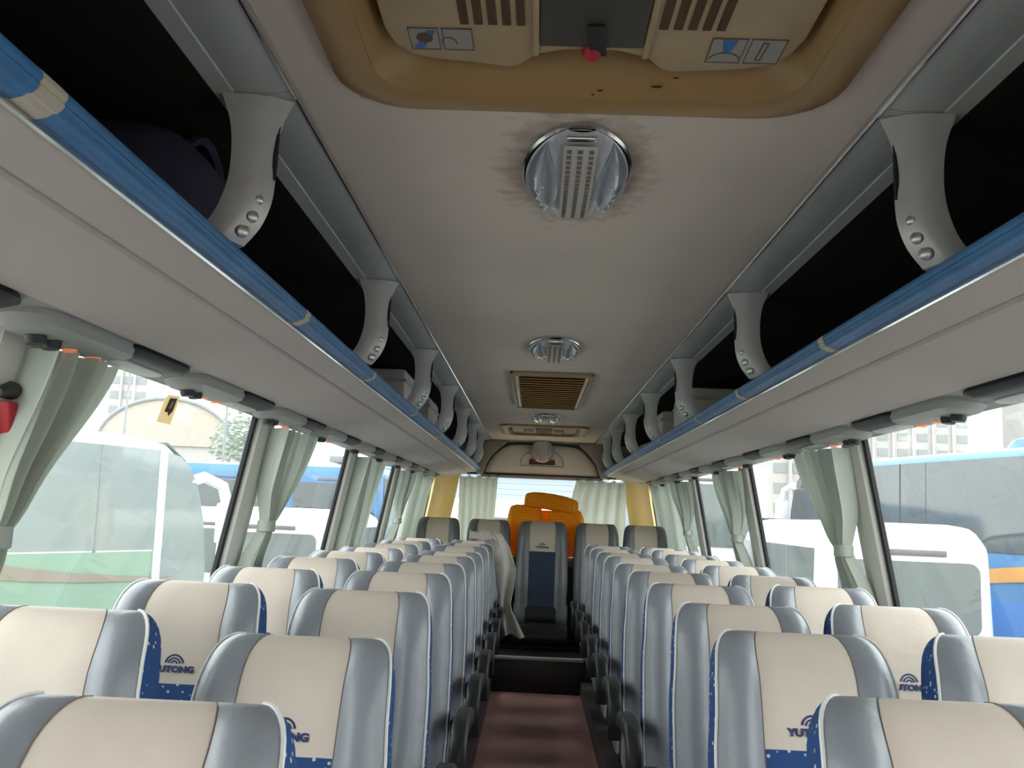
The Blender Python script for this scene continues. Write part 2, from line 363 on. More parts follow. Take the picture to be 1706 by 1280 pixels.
# ------------------------------------------------------------------ rear end
def rear_bits():
    # curved yellow corner panels
    for s in (-1, 1):
        mb = MB()
        loops = []
        for z in (.26, .8, 1.2, 1.5, 1.74):
            lp = []
            for k in range(9):
                a = k / 8 * PI / 2
                lp.append((s * (xwall(min(z, 1.7)) - .145 - .20 * (1 - math.cos(a))), 9.18 + .40 * math.sin(a), z))
            for k in range(8, -1, -1):
                a = k / 8 * PI / 2
                lp.append((s * (xwall(min(z, 1.7)) - .125 - .19 * (1 - math.cos(a))), 9.20 + .40 * math.sin(a), z))
            loops.append(lp)
        mb.loft(loops)
        struct(mb.build('trim_%d' % (20 if s < 0 else 21), 'yellow_panel', smooth=True), 'curved mustard yellow corner panel beside the rear window ' + SIDE[s], 'panel')
    mb = MB().box(-1.2, 1.2, Y1, Y1 + .06, .2, 1.02)
    struct(mb.build('wall_rear', 'yellow_panel'), 'rear wall below the rear window', 'wall')
    mb = MB().box(-1.2, 1.2, Y1, Y1 + .06, 1.76, 2.26)
    struct(mb.build('wall_rear_upper', 'header_surround'), 'dark grey surround behind the rear header panel', 'wall')
    wn = empty('window_20', (0, Y1, 1.02)); struct(wn, 'wide rear window behind the orange quilts', 'window')
    MB().box(-1.0, 1.0, .035, .041, 0, .74).build('pane', 'window_glass', wn)
    fr = MB()
    for sx in (-1, 1): fr.box(*sorted((sx * .98, sx * 1.02)), .015, .05, 0, .74)
    for z in (0, .72): fr.box(-1.0, 1.0, .015, .05, z, z + .02)
    fr.build('gasket', 'black_rubber', wn)
    # arched header panel
    hd = empty('rear_header_panel', (0, 9.5, 1.74))
    struct(hd, 'pale arched header panel above the rear window', 'panel')
    half = [(.585, .0), (.575, .05), (.535, .13), (.475, .21), (.41, .27), (.33, .305), (.22, .315), (0, .318)]
    out = half + [(-x, z) for x, z in half[-2::-1]]
    def sc(k, y, dz=0): return [(x * k, y, z * k + dz) for x, z in out]
    MB().loft([sc(1, .06), sc(1, .0), sc(.97, -.02, .004), sc(.86, -.035, .022), sc(.5, -.045, .08), sc(.05, -.047, .15)]).build('panel', 'header_plastic', hd, smooth=True, angle=60)
    MB().box(-.62, .62, -.03, .06, -.03, .002).build('lower_lip', 'grey_plastic', hd, bevel=.008)
    ring = [(.215 * math.cos(a), -.052, .10 + .155 * max(0, math.sin(a)) ** .6) for a in [k / 24 * PI for k in range(25)]]
    MB().tube(ring + [ring[0]], .004, 6).build('cover_plate_edge', 'header_surround', hd, smooth=True)
    sg = MB().box(-.13, .13, -.062, -.045, .115, .165).build('display_housing', 'slot_dark', hd, bevel=.004)
    MB().box(-.115, -.03, -.066, -.061, .125, .155).box(.03, .115, -.066, -.061, .125, .155).build('display_segment', 'sign_red', sg)
    # coving between header and racks
    for s in (-1, 1):
        mb = MB(); pr = [(.66, 0), (.59, .0), (.55, .14), (.47, .24), (.36, .33), (.42, .35), (.66, .35)]
        mb.prism([(s * x, 1.74 + z) for x, z in pr], 9.40, 9.62, 'y')
        struct(mb.build('trim_%d' % (22 if s < 0 else 23), 'header_surround', bevel=.012), 'dark grey coving beside the rear header ' + SIDE[s], 'trim')
    mb = MB().loft([[( -.55, 9.38, ZC + .03), (.55, 9.38, ZC + .03), (.55, 9.38, ZC), (-.55, 9.38, ZC)], [(-.55, 9.56, ZC + .03), (.55, 9.56, ZC + .03), (.55, 9.56, ZC - .02), (-.55, 9.56, ZC - .02)]])
    struct(mb.build('trim_24', 'header_surround'), 'dark edge strip where the ceiling meets the rear header', 'trim')
    mb = MB().box(-1.15, 1.15, 8.62, 9.62, .93, .965)
    struct(mb.build('trim_25', 'grey_plastic', bevel=.006), 'grey parcel shelf behind the rear bench', 'shelf')
rear_bits()

# ------------------------------------------------------------------ luggage racks
ARM_Y = [1.576, 2.91, 4.18, 5.39, 6.55, 7.67, 8.70, 9.45]
def make_rack(s):
    rk = empty('luggage_rack', (s * .9, 4.0, 1.70))
    tag(rk, 'overhead luggage rack with blue rail ' + SIDE[s], 'luggage rack', 'overhead racks')
    X = lambda x: s * (x - .9)
    def ext(poly, y0, y1): return MB().prism([(X(x), z - 1.70) for x, z in poly], y0 - 4, y1 - 4, 'y')
    ya, yb = Y0, 9.55
    ext([(.648, 1.772), (.735, 1.7485), (.739, 1.752), (.747, 1.752), (.751, 1.744), (.98, 1.700), (.98, 1.712), (.751, 1.758), (.648, 1.785)], ya, yb).build('underside_panel', 'rack_fabric', rk, smooth=True, angle=20)
    ext([(.982, 1.703), (1.06, 1.692), (1.125, 1.672), (1.135, 1.690), (.982, 1.715)], ya, yb).build('service_channel', 'grey_plastic', rk, smooth=True, angle=20)
    rail = [(.662, 1.812), (.630, 1.812), (.620, 1.809), (.614, 1.803), (.613, 1.797), (.617, 1.792), (.6155, 1.789), (.618, 1.784), (.624, 1.7785), (.628, 1.779), (.634, 1.775), (.646, 1.7715), (.650, 1.772), (.650, 1.79), (.662, 1.80)]
    # rail in lengths, joined at taped seams
    seams = {-1: [ya, .965, 2.14, 3.075, 4.2, 5.4, 6.6, 7.8, yb], 1: [ya, 1.1, 2.235, 3.18, 4.01, 5.2, 6.4, 7.6, yb]}[s]
    for a, b in zip(seams, seams[1:]):
        ext(rail, a + .001, b - .001).build('rail', 'rail_blue', rk, smooth=True, angle=50)
    for k, b in enumerate(seams[1:-2]):
        wd = .026 if (s < 0 and k == 0) else .018
        tp = [(x - (.0015 if x < .64 else 0), z - .0008) for x, z in rail[1:13]]
        q = tp + [(.640, 1.79)]
        ext(q, b - wd, b + wd).build('tape_patch', 'tape', rk)
    ext([(.649, 1.7655), (.6565, 1.7655), (.6565, 1.774), (.649, 1.774)], ya, yb).build('rail_edge', 'chrome', rk)
    # interior lining: floor, back, roof
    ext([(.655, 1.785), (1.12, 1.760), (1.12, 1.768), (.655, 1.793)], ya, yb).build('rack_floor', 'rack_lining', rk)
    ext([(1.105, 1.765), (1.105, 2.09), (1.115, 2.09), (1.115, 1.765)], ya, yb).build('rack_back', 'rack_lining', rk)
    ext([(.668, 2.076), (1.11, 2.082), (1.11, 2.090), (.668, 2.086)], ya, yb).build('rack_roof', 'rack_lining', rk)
    # cove panels, one for each bay, then the bright bead along the ceiling
    ay = [ya] + ARM_Y + [yb]
    for a, b in zip(ay, ay[1:]):
        ext([(.522, 2.088), (.56, 2.082), (.605, 2.082), (.632, 2.0835), (.634, 2.081), (.668, 2.078), (.668, 2.10), (.522, 2.10)], a + .002, b - .002).build('cove_panel', 'cove_plastic', rk, smooth=True, angle=15)
    MB().tube([(X(.524), ya - 4, ZC - .004 - 1.70), (X(.524), yb - 4, ZC - .004 - 1.70)], .0055, 8).build('bead', 'chrome', rk, smooth=True)
    # support arms
    inn = [(.531, 2.081), (.551, 2.032), (.557, 1.975), (.556, 1.931), (.560, 1.886), (.576, 1.842), (.603, 1.806)]
    mid = [(.606, 2.081), (.595, 2.031), (.590, 1.960), (.592, 1.915), (.601, 1.868), (.620, 1.835), (.640, 1.812)]
    outr = [(.655, 2.081), (.636, 2.029), (.629, 1.973), (.632, 1.917), (.648, 1.865), (.672, 1.830), (.70, 1.812)]
    def up_(pts, n=4):
        r = []
        for i in range(len(pts) - 1):
            p0, p1, p2, p3 = pts[max(i - 1, 0)], pts[i], pts[i + 1], pts[min(i + 2, len(pts) - 1)]
            for k in range(n):
                t = k / n
                r.append(tuple(.5 * (2 * p1[j] + (p2[j] - p0[j]) * t + (2 * p0[j] - 5 * p1[j] + 4 * p2[j] - p3[j]) * t * t + (3 * p1[j] - p0[j] - 3 * p2[j] + p3[j]) * t ** 3) for j in range(2)))
        return r + [pts[-1]]
    I, Mi, O = up_(inn), up_(mid), up_(outr)
    loops = []
    for a, b, c in zip(I, Mi, O):
        lp = [(X(c[0]), 0.0, c[1] - 1.7), (X(b[0]), 0.0, b[1] - 1.7), (X(lerp(a[0], b[0], .45)), .010, lerp(a[1], b[1], .45) - 1.7), (X(a[0]), .034, a[1] - 1.7),
              (X(lerp(a[0], b[0], .45)), .058, lerp(a[1], b[1], .45) - 1.7), (X(b[0]), .068, b[1] - 1.7), (X(c[0]), .068, c[1] - 1.7)]
        loops.append(lp)
    first = None
    for k, y in enumerate(ARM_Y):
        if first is None:
            arm = MB().loft(loops).build('support_arm', 'silver_plastic', rk, smooth=True, angle=50); first = arm
            def at(t, q):   # point on the chamfer facing the gangway
                j = int(t * (len(I) - 1)); a, b = I[j], Mi[j]
                return Vector((X(lerp(b[0], a[0], q)), lerp(.002, .034, q) - .001, lerp(b[1], a[1], q) - 1.7))
            for t, r in ((.64, .0095), (.76, .0125), (.88, .0140)):
                p = at(t, .50) + Vector((-s * .0015, -.003, 0))
                Mx = Matrix.Translation(p) @ Vector((-s * .55, -1, -.1)).to_track_quat('Z', 'Y').to_matrix().to_4x4()
                MB().dome(Mx, r, r, r * .55, 12, 4).build('stud', 'stud_metal', arm, smooth=True)
            path = [at(t, .93) + Vector((-s * .001, 0, 0)) for t in [.18 + .03 * q for q in range(13)]]
            MB().tube(path, [.001 + .0045 * math.sin(PI * q / 12) for q in range(13)], 6).build('finger_groove', 'dark_plastic', arm, smooth=True)
        else:
            arm = copy_tree(first, rk)
        arm.location = (0, y - 4, 0)
    return rk
make_rack(-1); make_rack(1)

# passenger service panels under the racks
def make_service(s, proto=None):
    e = empty('service_panel')
    Mx = Matrix.Rotation(s * math.radians(-9 if s > 0 else -9), 4, 'Y')
    L = .46
    def stad(h, z, l0, l1, n=10, cx=0):
        out = [(cx + h * math.cos(a), l1 + h * math.sin(a) * 1.6, z) for a in [k / n * PI for k in range(n + 1)]]
        out += [(cx + h * math.cos(a), l0 + h * math.sin(a) * 1.6, z) for a in [PI + k / n * PI for k in range(n + 1)]]
        return out
    MB().loft([stad(.060, .012, 0, .30), stad(.062, -.004, 0, .30), stad(.054, -.018, .01, .29), stad(.02, -.022, .05, .25)]).build('housing', 'grey_plastic', e, smooth=True)
    lp = MB().loft([stad(.048, .012, .36, .62, cx=-s * .02), stad(.050, -.002, .36, .62, cx=-s * .02), stad(.040, -.014, .38, .60, cx=-s * .02), stad(.012, -.017, .42, .56, cx=-s * .02)]).build('speaker_cover', 'lens_dark', e, smooth=True)
    MB().loft([stad(.028, -.010, .40, .58, cx=s * .012), stad(.026, -.020, .40, .58, cx=s * .012), stad(.012, -.024, .43, .55, cx=s * .012)]).build('light_strip', 'white_plastic', e, smooth=True)
    for y in (.20, .31):
        MB().disc(Matrix.Translation((s * .030, y, -.016)) @ Matrix.Rotation(PI, 4, 'X'), .016, .016, .010, 14).build('reading_lamp', 'amber_lamp', e, smooth=True)
    for y in (.04, .10):
        MB().disc(Matrix.Translation((s * .02, y, -.017)) @ Matrix.Rotation(PI, 4, 'X'), .021, .021, .022, 14).build('air_nozzle', 'dark_plastic', e, smooth=True)
    return e
for s in (-1, 1):
    pr = make_service(s); y0 = {-1: .94, 1: .84}[s]
    ys = [y0 + .825 * k for k in range(11)]; ys = [y for y in ys if y < 8.9]
    for k, y in enumerate(ys):
        o = pr if k == 0 else copy_tree(pr)
        o.location = (s * 1.055, y, 1.687); o.rotation_euler = (0, s * .10, 0)
        tag(o, 'overhead speaker and lamp panel %s, %s from the rear' % (SIDE[s], ORD[len(ys) - k]), 'service panel', 'service panels under the racks')

# ------------------------------------------------------------------ ceiling fittings
def make_hatch():
    h = empty('roof_hatch', (0, 1.145, ZC))
    loops = [rrect(a, b, r, z) for a, b, r, z in ((.432, .468, .13, .0), (.430, .466, .13, -.014), (.415, .452, .12, -.020), (.372, .408, .105, -.022), (.364, .400, .10, -.017), (.358, .394, .10, -.019), (.338, .350, .09, .016), (.332, .336, .085, .07))]
    MB().loft(loops, cap=False).build('frame', 'tan_plastic', h, smooth=True, angle=50)
    MB().prism([(p[0], p[1]) for p in rrect(.336, .342, .085, 0)], .07, .08).build('recess_top', 'tan_dark', h)
    far = [(-.325, .20), (-.315, .25), (-.292, .283), (-.25, .297), (-.19, .305), (-.135, .318), (-.117, .312), (-.088, .272), (-.045, .255), (0, .250), (.045, .255), (.088, .272), (.117, .312), (.135, .320), (.2, .312), (.25, .303), (.292, .288), (.315, .25), (.325, .20)]
    poly = far + [(.325, -.28), (.28, -.33), (-.28, -.33), (-.325, -.28)]
    pl = MB().prism(poly, -.004, .02).build('cover_plate', 'tan_light', h, bevel=.006)
    MB().box(-.083, .079, -.25, .232, -.010, .0).build('centre_pane', 'roof_glass', h, bevel=.003)
    for sx in (-1, 1):
        MB().box(*sorted((sx * .082 - .002, sx * .092 - .002)), -.25, .262, -.012, .0).build('pane_bar', 'tan_light', h, bevel=.003)
        for k in range(5):
            x = sx * (.112 + .0215 * k) - .004
            mb = MB(); mb.loft([[(x - .006 + sx * d, y, z) for x_, z in ((0, 0),)] for y, d, z in ()]) if False else None
            mb.add([(x - .0065, -.12, -.006), (x + .0065, -.12, -.006), (x + .0065 + sx * -.004, .178, -.006), (x - .0065 + sx * -.004, .178, -.006),
                    (x - .0065, -.12, .002), (x + .0065, -.12, .002), (x + .0065 + sx * -.004, .178, .002), (x - .0065 + sx * -.004, .178, .002)],
                   [(3, 2, 1, 0), (4, 5, 6, 7), (0, 1, 5, 4), (1, 2, 6, 5), (2, 3, 7, 6), (3, 0, 4, 7)])
            mb.build('vent_slot', 'slot_dark', h)
    # handle: red knob with a strip of black tape over it
    MB().dome(Matrix.Translation((.0, .248, -.006)) @ Matrix.Rotation(PI, 4, 'X'), .017, .022, .016).build('red_knob', 'red_plastic', h, smooth=True)
    t = MB().obox(Matrix.Translation((.006, .205, -.013)) @ Matrix.Rotation(-.10, 4, 'Z'), .013, .045, .0015).build('black_tape', 'black_rubber', h)
    return h, pl
hatch, plate = make_hatch()
tag(hatch, 'large tan roof hatch frame near the first round ceiling lamp', 'roof hatch')
# sun-bleached instruction stickers on the cover plate
for sx, (x0, x1, ya_, yb_) in ((-1, (-.288, -.188, .192, .258)), (1, (.183, .298, .200, .276))):
    st = MB().box(x0, x1, ya_, yb_, -.0055, -.004).build('instruction_sticker', 'sticker_white', hatch)
    xm = (x0 + x1) / 2
    fr = MB()
    for a, b in ((x0, xm - .003), (xm + .003, x1)):
        fr.box(a, b, ya_, ya_ + .0015, -.0062, -.005); fr.box(a, b, yb_ - .0015, yb_, -.0062, -.005); fr.box(a, a + .0012, ya_, yb_, -.0062, -.005); fr.box(b - .0012, b, ya_, yb_, -.0062, -.005)
    fr.build('sticker_border', 'sticker_brown', st)
    if sx < 0:
        MB().add([(x0 + .004, yb_ - .004, -.006), (x0 + .02, yb_ - .004, -.006), (xm - .006, ya_ + .006, -.006), (xm - .02, ya_ + .006, -.006)], [(0, 1, 2, 3)]).build('sticker_band', 'sticker_blue', st)
        MB().disc(Matrix.Translation((x0 + .024, lerp(ya_, yb_, .45), -.0055)) @ Matrix.Rotation(PI, 4, 'X'), .013, .015, .0012).build('sticker_disc', 'sticker_brown', st)
        MB().tube([(xm + .012 + .012 * math.cos(a), lerp(ya_, yb_, .7) - .02 * math.sin(a), -.006) for a in [k / 10 * PI for k in range(11)]], .0008, 5).build('sticker_line', 'sticker_brown', st)
    else:
        MB().add([(x0 + .016, ya_ + .004, -.006), (x0 + .040, ya_ + .004, -.006), (x0 + .034, lerp(ya_, yb_, .55), -.006), (x0 + .022, lerp(ya_, yb_, .55), -.006)], [(0, 1, 2, 3)]).build('sticker_band', 'sticker_blue', st)
        MB().tube([(x0 + .028 + .024 * math.cos(a), yb_ - .01 - .022 * math.sin(a), -.006) for a in [k / 10 * PI for k in range(11)]], .0009, 5).build('sticker_line', 'sticker_brown', st)
        MB().tube([(xm + .022, ya_ + .010, -.006), (xm + .03, ya_ + .012, -.006), (xm + .028, yb_ - .012, -.006), (xm + .02, yb_ - .012, -.006), (xm + .022, ya_ + .010, -.006)], .001, 5).build('sticker_line', 'sticker_brown', st)
for k, (x, y, r) in enumerate(((.022, .415, .0055), (.118, .402, .010), (.150, .380, .0055), (.010, .425, .0025))):
    yy = .372 + (y - .402) * .6; zz = -.019 + (.394 - yy) / .044 * .035 - .001
    MB().dome(Matrix.Translation((x, yy, zz)) @ Matrix.Rotation(PI + .65, 4, 'X'), r, r * .8, .0025, 10, 3).build('rust_stain', 'stain_brown', hatch, smooth=True)
MB().dome(Matrix.Translation((-.012, .445, -.018)) @ Matrix.Rotation(PI, 4, 'X'), .010, .008, .004, 12, 3).build('screw_cap', 'tan_plastic', hatch, smooth=True)
CHILD_SKIP = {c.name for c in hatch.children if c.name.startswith(('rust', 'black_tape'))}
h2 = copy_tree(hatch); CHILD_SKIP = set()
h2.location = (0, 8.14, ZC); h2.scale = (.87, 1.02, 1.0)
tag(h2, 'small looking tan roof hatch close to the rear header panel', 'roof hatch')

def make_lamp():
    e = empty('ceiling_lamp')
    R = Matrix.Rotation(PI, 4, 'X'); A, B = .115, .262
    MB().loft([[(k * A * math.cos(t), k * B * math.sin(t), z) for t in [2 * PI * i / 40 for i in range(40)]] for k, z in ((1.02, 0), (1.025, -.006), (.99, -.010), (.95, -.008))]).build('bezel', 'chrome', e, smooth=True)
    def lens(u, v):
        y = lerp(-.97, .97, v) * B; xm = A * .96 * math.sqrt(max(0, 1 - (y / B) ** 2)); x = lerp(-1, 1, u) * xm
        q = max(0, 1 - (x / A) ** 2 - (y / B) ** 2)
        z = -.007 - .034 * math.sqrt(q) - .004 * math.exp(-((abs(x) - .045) / .012) ** 2) * q
        return (x, y, z)
    MB().grid(lens, 24, 24).build('lens', 'lamp_lens', e, smooth=True)
    # raised side lobes, one each side of the light band
    for s in (-1, 1):
        def lobe(u, v):
            y = lerp(-.80, .80, v) * B; a = .036 + .030 * (2 * v - 1) ** 2 + .004; xm = A * .93 * math.sqrt(max(0, 1 - (y / B) ** 2)); x = lerp(min(a, xm), xm, u)
            q = max(0, 1 - (x / A) ** 2 - (y / B) ** 2)
            return (s * x, y, -.0085 - .036 * math.sqrt(q) - .009 * math.sin(PI * u) ** .7 * math.sin(PI * v) ** .5)
        lb = MB().grid(lobe, 10, 16).build('lens_lobe', 'lamp_lobe', e, smooth=True)
        for k in range(5):
            y = (-.10 + .15 * k) * B; x = .086 - .018 * abs(k - 1.6) / 2.4
            q = max(0, 1 - (x / A) ** 2 - (y / B) ** 2); MB().dome(Matrix.Translation((s * x, y, -.014 - .036 * math.sqrt(q))) @ R, .0055, .011, .006, 10, 4).build('stud', 'chrome', lb, smooth=True)
    band = MB().grid(lambda u, v: (lerp(-.033, .033, u), lerp(-.86, .72, v) * B, -.014 - .034 * math.sqrt(max(0, 1 - (lerp(-.86, .72, v)) ** 2))), 2, 14).build('light_band', 'lamp_led', e, smooth=True)
    cells = MB()
    for cx in (-.022, 0, .022):
        for k in range(19):
            v = lerp(-.79, .66, k / 18); y = v * B; z = -.0155 - .034 * math.sqrt(1 - v * v)
            cells.box(cx - .0045, cx + .0045, y - .005, y + .005, z - .002, z + .003)
    c = cells.build('led_cells', 'lamp_cell', band); c['kind'] = 'stuff'
    MB().box(-.036, .036, .80 * B, .90 * B, -.024, -.008).build('end_clip', 'white_plastic', e, bevel=.003)
    MB().box(-.03, .03, -.93 * B, -.86 * B, -.024, -.008).build('end_clip', 'chrome', e, bevel=.003)
    return e
lamp = make_lamp()
for k, (y, lab) in enumerate(((1.945, 'round clear ceiling lamp beside the large front roof hatch'), (4.07, 'round clear ceiling lamp beside the tan louvred vent'), (7.02, 'round clear ceiling lamp between louvred vent and rear hatch'), (9.30, 'clear lamp tilted down in front of the rear header panel'))):
    o = lamp if k == 0 else copy_tree(lamp)
    o.location = (0.0, y, ZC); tag(o, lab, 'ceiling lamp', 'ceiling lamps')
    if k == 3: o.location = (.0, 9.38, 1.985); o.rotation_euler = (math.radians(-62), 0, 0); o.scale = (1, .46, 1.2)

def make_vent():
    e = empty('louvred_vent', (.005, 5.55, ZC)); tag(e, 'tan louvred air return vent between two ceiling lamps', 'ceiling vent')
    a, b = .222, .76
    for nm, q in (('frame_rail', (-a, a, -b, -b + .05)), ('frame_rail', (-a, a, b - .04, b))): MB().box(*q, -.022, 0).build(nm, 'tan_light', e, bevel=.006)
    for s in (-1, 1):
        MB().box(*sorted((s * (a - .022), s * a)), -b, b, -.024, 0).build('frame_stile', 'tan_light', e, bevel=.006)
        MB().box(*sorted((s * (a - .044), s * (a - .024))), -b + .06, b - .06, -.018, -.004).build('light_bar', 'white_plastic', e, bevel=.004)
    MB().box(-a + .03, a - .03, -b + .04, b - .04, -.006, 0).build('backing', 'tan_dark', e)
    n = 16; me = None
    for k in range(n):
        y = lerp(-b + .085, b - .075, k / (n - 1))
        if me is None:
            o = MB().obox(Matrix.Rotation(math.radians(24), 4, 'X'), a - .048, .036, .003).build('slat', 'tan_plastic', e); me = o
        else:
            o = me.copy(); COL.objects.link(o); o.parent = e
        o.location = (0, y, -.018)
make_vent()

# ------------------------------------------------------------------ seats
LB = .64; HZ = .42       # backrest length, hinge height above the platform
def wz(z):
    w_ = interp([(-.08, .190), (.15, .198), (.34, .195), (.50, .186), (.58, .180)], z)
    if z > .555:
        t = min(1, (z - .555) / .085); w_ -= .046 * (1 - math.sqrt(max(0, 1 - t * t)))
    return w_
def tz(z):
    t0 = interp([(-.08, .095), (.15, .130), (.4, .128), (.52, .124)], z)
    if z > .50:
        t = min(1, (z - .50) / .14); t0 *= math.sqrt(max(0, 1 - t * t))
    return t0
def ymid(z): return -.012 * math.exp(-((z - .14) / .12) ** 2) - .010 * math.exp(-((z - .50) / .10) ** 2) + .022 * max(0, (z - .50) / .14) ** 2
ZL = [-.08, -.03, .03, .09, .15, .21, .27, .33, .385, .415, .45, .50, .525, .55, .575, .595, .61, .622, .631, .637, .64]
NC, NBo, NS, NBk = 5, 7, 5, 6
def half_loop(z):
    w_, T, ym = wz(z), tz(z), ymid(z); k = T / .128; xb = .100 * min(1, w_ / .18); yf, yb = ym - T / 2, ym + T / 2
    L = []
    for i in range(NC): L.append((xb * i / (NC - 1), yf + .004 * k * (1 - (i / (NC - 1)) ** 2) * 1.0 + (.004 * k if i == NC - 1 else 0)))
    for i in range(1, NBo):
        t = i / (NBo - 1); L.append((lerp(xb, w_, t), yf + k * (.004 * (1 - t) - .022 * math.sin(PI * min(1, t * 1.05)) ** .8 + .022 * t ** 4)))
    for i in range(1, NS):
        t = i / (NS - 1); L.append((w_ + .006 * k * math.sin(PI * t), lerp(yf + .022 * k, yb - .010 * k, t)))
    for i in range(1, NBk):
        t = i / (NBk - 1); L.append((lerp(w_, 0, t), yb - .010 * k * (1 - t) ** 3))
    return L
LOOPS = [half_loop(z) for z in ZL]
I_B = NC - 1; I_E = NC - 1 + NBo - 1; I_S = I_E + NS - 1; I_K = I_S + NBk - 1
def patch(i0, i1, j0, j1, mirror):
    out = MB()
    for s in ((1, -1) if mirror == 0 else (mirror,)):
        rows = [[(s * LOOPS[j][i][0], LOOPS[j][i][1], ZL[j]) for i in range(i0, i1 + 1)] for j in range(j0, j1 + 1)]
        out.loft(rows, closed=False)
    return out
def weld(o):
    bm = bmesh.new(); bm.from_mesh(o.data); bmesh.ops.remove_doubles(bm, verts=bm.verts, dist=1e-5); bmesh.ops.recalc_face_normals(bm, faces=bm.faces); bm.to_mesh(o.data); bm.free(); o.data.shade_smooth(); return o
def text_mesh(txt, size, bold, sx):
    cu = bpy.data.curves.new('lettering', 'FONT'); cu.body = txt; cu.size = size; cu.align_x = 'CENTER'; cu.align_y = 'CENTER'; cu.extrude = .0006; cu.offset = bold; cu.resolution_u = 3
    o = bpy.data.objects.new('lettering', cu); COL.objects.link(o)
    dg = bpy.context.evaluated_depsgraph_get(); me = bpy.data.meshes.new_from_object(o.evaluated_get(dg))
    bpy.data.objects.remove(o); bpy.data.curves.remove(cu)
    for v in me.vertices: v.co = Vector((v.co.x * sx, v.co.z * -1, v.co.y))
    me.update(); return me
LETTER = text_mesh('YUTONG', .0205, .0011, 1.16); LETTER.materials.append(MATS['navy_print'])
J_HEAD = ZL.index(.385)
def make_seat():
    st = empty('coach_seat')
    nL = len(ZL) - 1
    bk = weld(patch(I_B, I_E, 0, nL, 0).build('backrest', 'grey_leather', st, smooth=True)); bk.location = (0, 0, HZ)
    hp = patch(0, I_B, J_HEAD, nL, 0); j0 = ZL.index(.55)
    for s in (1, -1):
        hp.loft([[(s * LOOPS[j][i][0], LOOPS[j][i][1], ZL[j]) for i in range(I_S + 2, I_K + 1)] for j in range(j0, nL + 1)], closed=False)
    weld(hp.build('headrest_panel', 'beige_leather', bk, smooth=True))
    weld(patch(0, I_B, 0, J_HEAD, 0).build('lumbar_panel', 'blue_fabric', bk, smooth=True))
    weld(patch(I_S, I_K, 0, nL, 0).build('back_shell', 'shell_grey', bk, smooth=True))
    for s in (1, -1):
        weld(patch(I_E, I_S, 0, nL, s).build('side_panel', 'blue_fabric', bk, smooth=True))
        front = [(s * (LOOPS[j][I_E][0] + .001), LOOPS[j][I_E][1] - .001, ZL[j]) for j in range(nL + 1)]
        back = [(s * (LOOPS[j][I_S][0] + .001), LOOPS[j][I_S][1], ZL[j]) for j in range(nL - 1, 9, -1)]
        MB().tube(front, .0036, 6).build('piping', 'piping_white', bk, smooth=True)
        MB().tube([(s * LOOPS[j][I_B][0], LOOPS[j][I_B][1] - .0006, ZL[j]) for j in range(nL + 1)], .0012, 5).build('seam', 'seam_thread', bk, smooth=True)
    # printed emblem: three arcs over the lettering
    zt = .418; yt = half_loop(.42)[0][1] - .0024
    em = MB()
    for r, th in ((.0240, .0046), (.0162, .0040), (.0090, .0036)):
        ring = []
        for k in range(17):
            a = math.radians(lerp(8, 172, k / 16)); ring.append((math.cos(a), math.sin(a)))
        o_ = [(x * r, yt, zt + .0125 + z * r * .98) for x, z in ring] + [(x * (r - th), yt, zt + .0125 + z * (r - th) * .98) for x, z in ring[::-1]]
        n = len(ring)
        em.add(o_, [(k, k + 1, 2 * n - 2 - k, 2 * n - 1 - k) for k in range(n - 1)])
    em.build('emblem', 'navy_print', bk)
    lt = bpy.data.objects.new('lettering', LETTER); COL.objects.link(lt); lt.parent = bk; lt.location = (0, yt, zt)
    # cushion
    def cush(u, v):
        pass
    prof = [(.03, .30), (-.40, .27), (-.445, .29), (-.46, .34), (-.45, .39), (-.42, .42), (-.34, .432), (-.2, .425), (-.05, .42), (.03, .41)]
    cu = MB().loft([[(x, y * k, z if k == 1 else lerp(.36, z, .9)) for y, z in prof] for x, k in ((-.202, .97), (-.193, 1), (-.12, 1), (.12, 1), (.193, 1), (.202, .97))]).build('cushion', 'grey_leather', st, smooth=True, angle=50)
    MB().loft([[(x, y - .004, z + .004) for y, z in prof[2:]] for x in (-.118, 0, .118)], closed=False).build('cushion_panel', 'blue_fabric', cu, smooth=True)
    for s in (-1, 1):
        MB().tube([(s * .196, y - .003, z + .002) for y, z in prof[2:]], .0036, 6).build('piping', 'piping_white', cu, smooth=True)
    # base
    MB().box(-.19, .19, -.40, .06, .24, .275).build('seat_frame', 'dark_plastic', st, bevel=.008)
    for y in (-.34, -.02):
        MB().box(-.03, .03, y - .02, y + .02, 0, .245).build('leg', 'dark_plastic', st, bevel=.006)
    return st
def armrest(s, parent):
    path = [(.075, .175), (.05, .195), (-.05, .205), (-.18, .208), (-.235, .200), (-.265, .165), (-.275, .11), (-.262, .05)]
    wd = [.020, .024, .026, .026, .026, .024, .020, .016]
    loops = []
    for i, (y, z) in enumerate(path):
        a, b = path[max(0, i - 1)], path[min(len(path) - 1, i + 1)]; t = Vector((b[0] - a[0], b[1] - a[1])).normalized(); n = Vector((-t.y, t.x)); h = wd[i]
        loops.append([(s * .256 + dx, y + n.x * q * h, HZ + z + n.y * q * h - .02) for dx, q in ((-.026, -.6), (-.018, -1), (.018, -1), (.026, -.6), (.026, .6), (.018, 1), (-.018, 1), (-.026, .6))])
    ar = MB().loft(loops).build('armrest', 'dark_plastic', parent, smooth=True, angle=50)
    MB().disc(Matrix.Translation((s * .235, .06, HZ + .155)) @ Matrix.Rotation(s * PI / 2, 4, 'Y'), .034, .034, .012, 16).build('pivot_cap', 'dark_plastic', ar, smooth=True)
    MB().box(*sorted((s * .205, s * .236)), .03, .09, HZ + .10, HZ + .16).build('armrest_bracket', 'dark_plastic', ar, bevel=.006)
    return ar
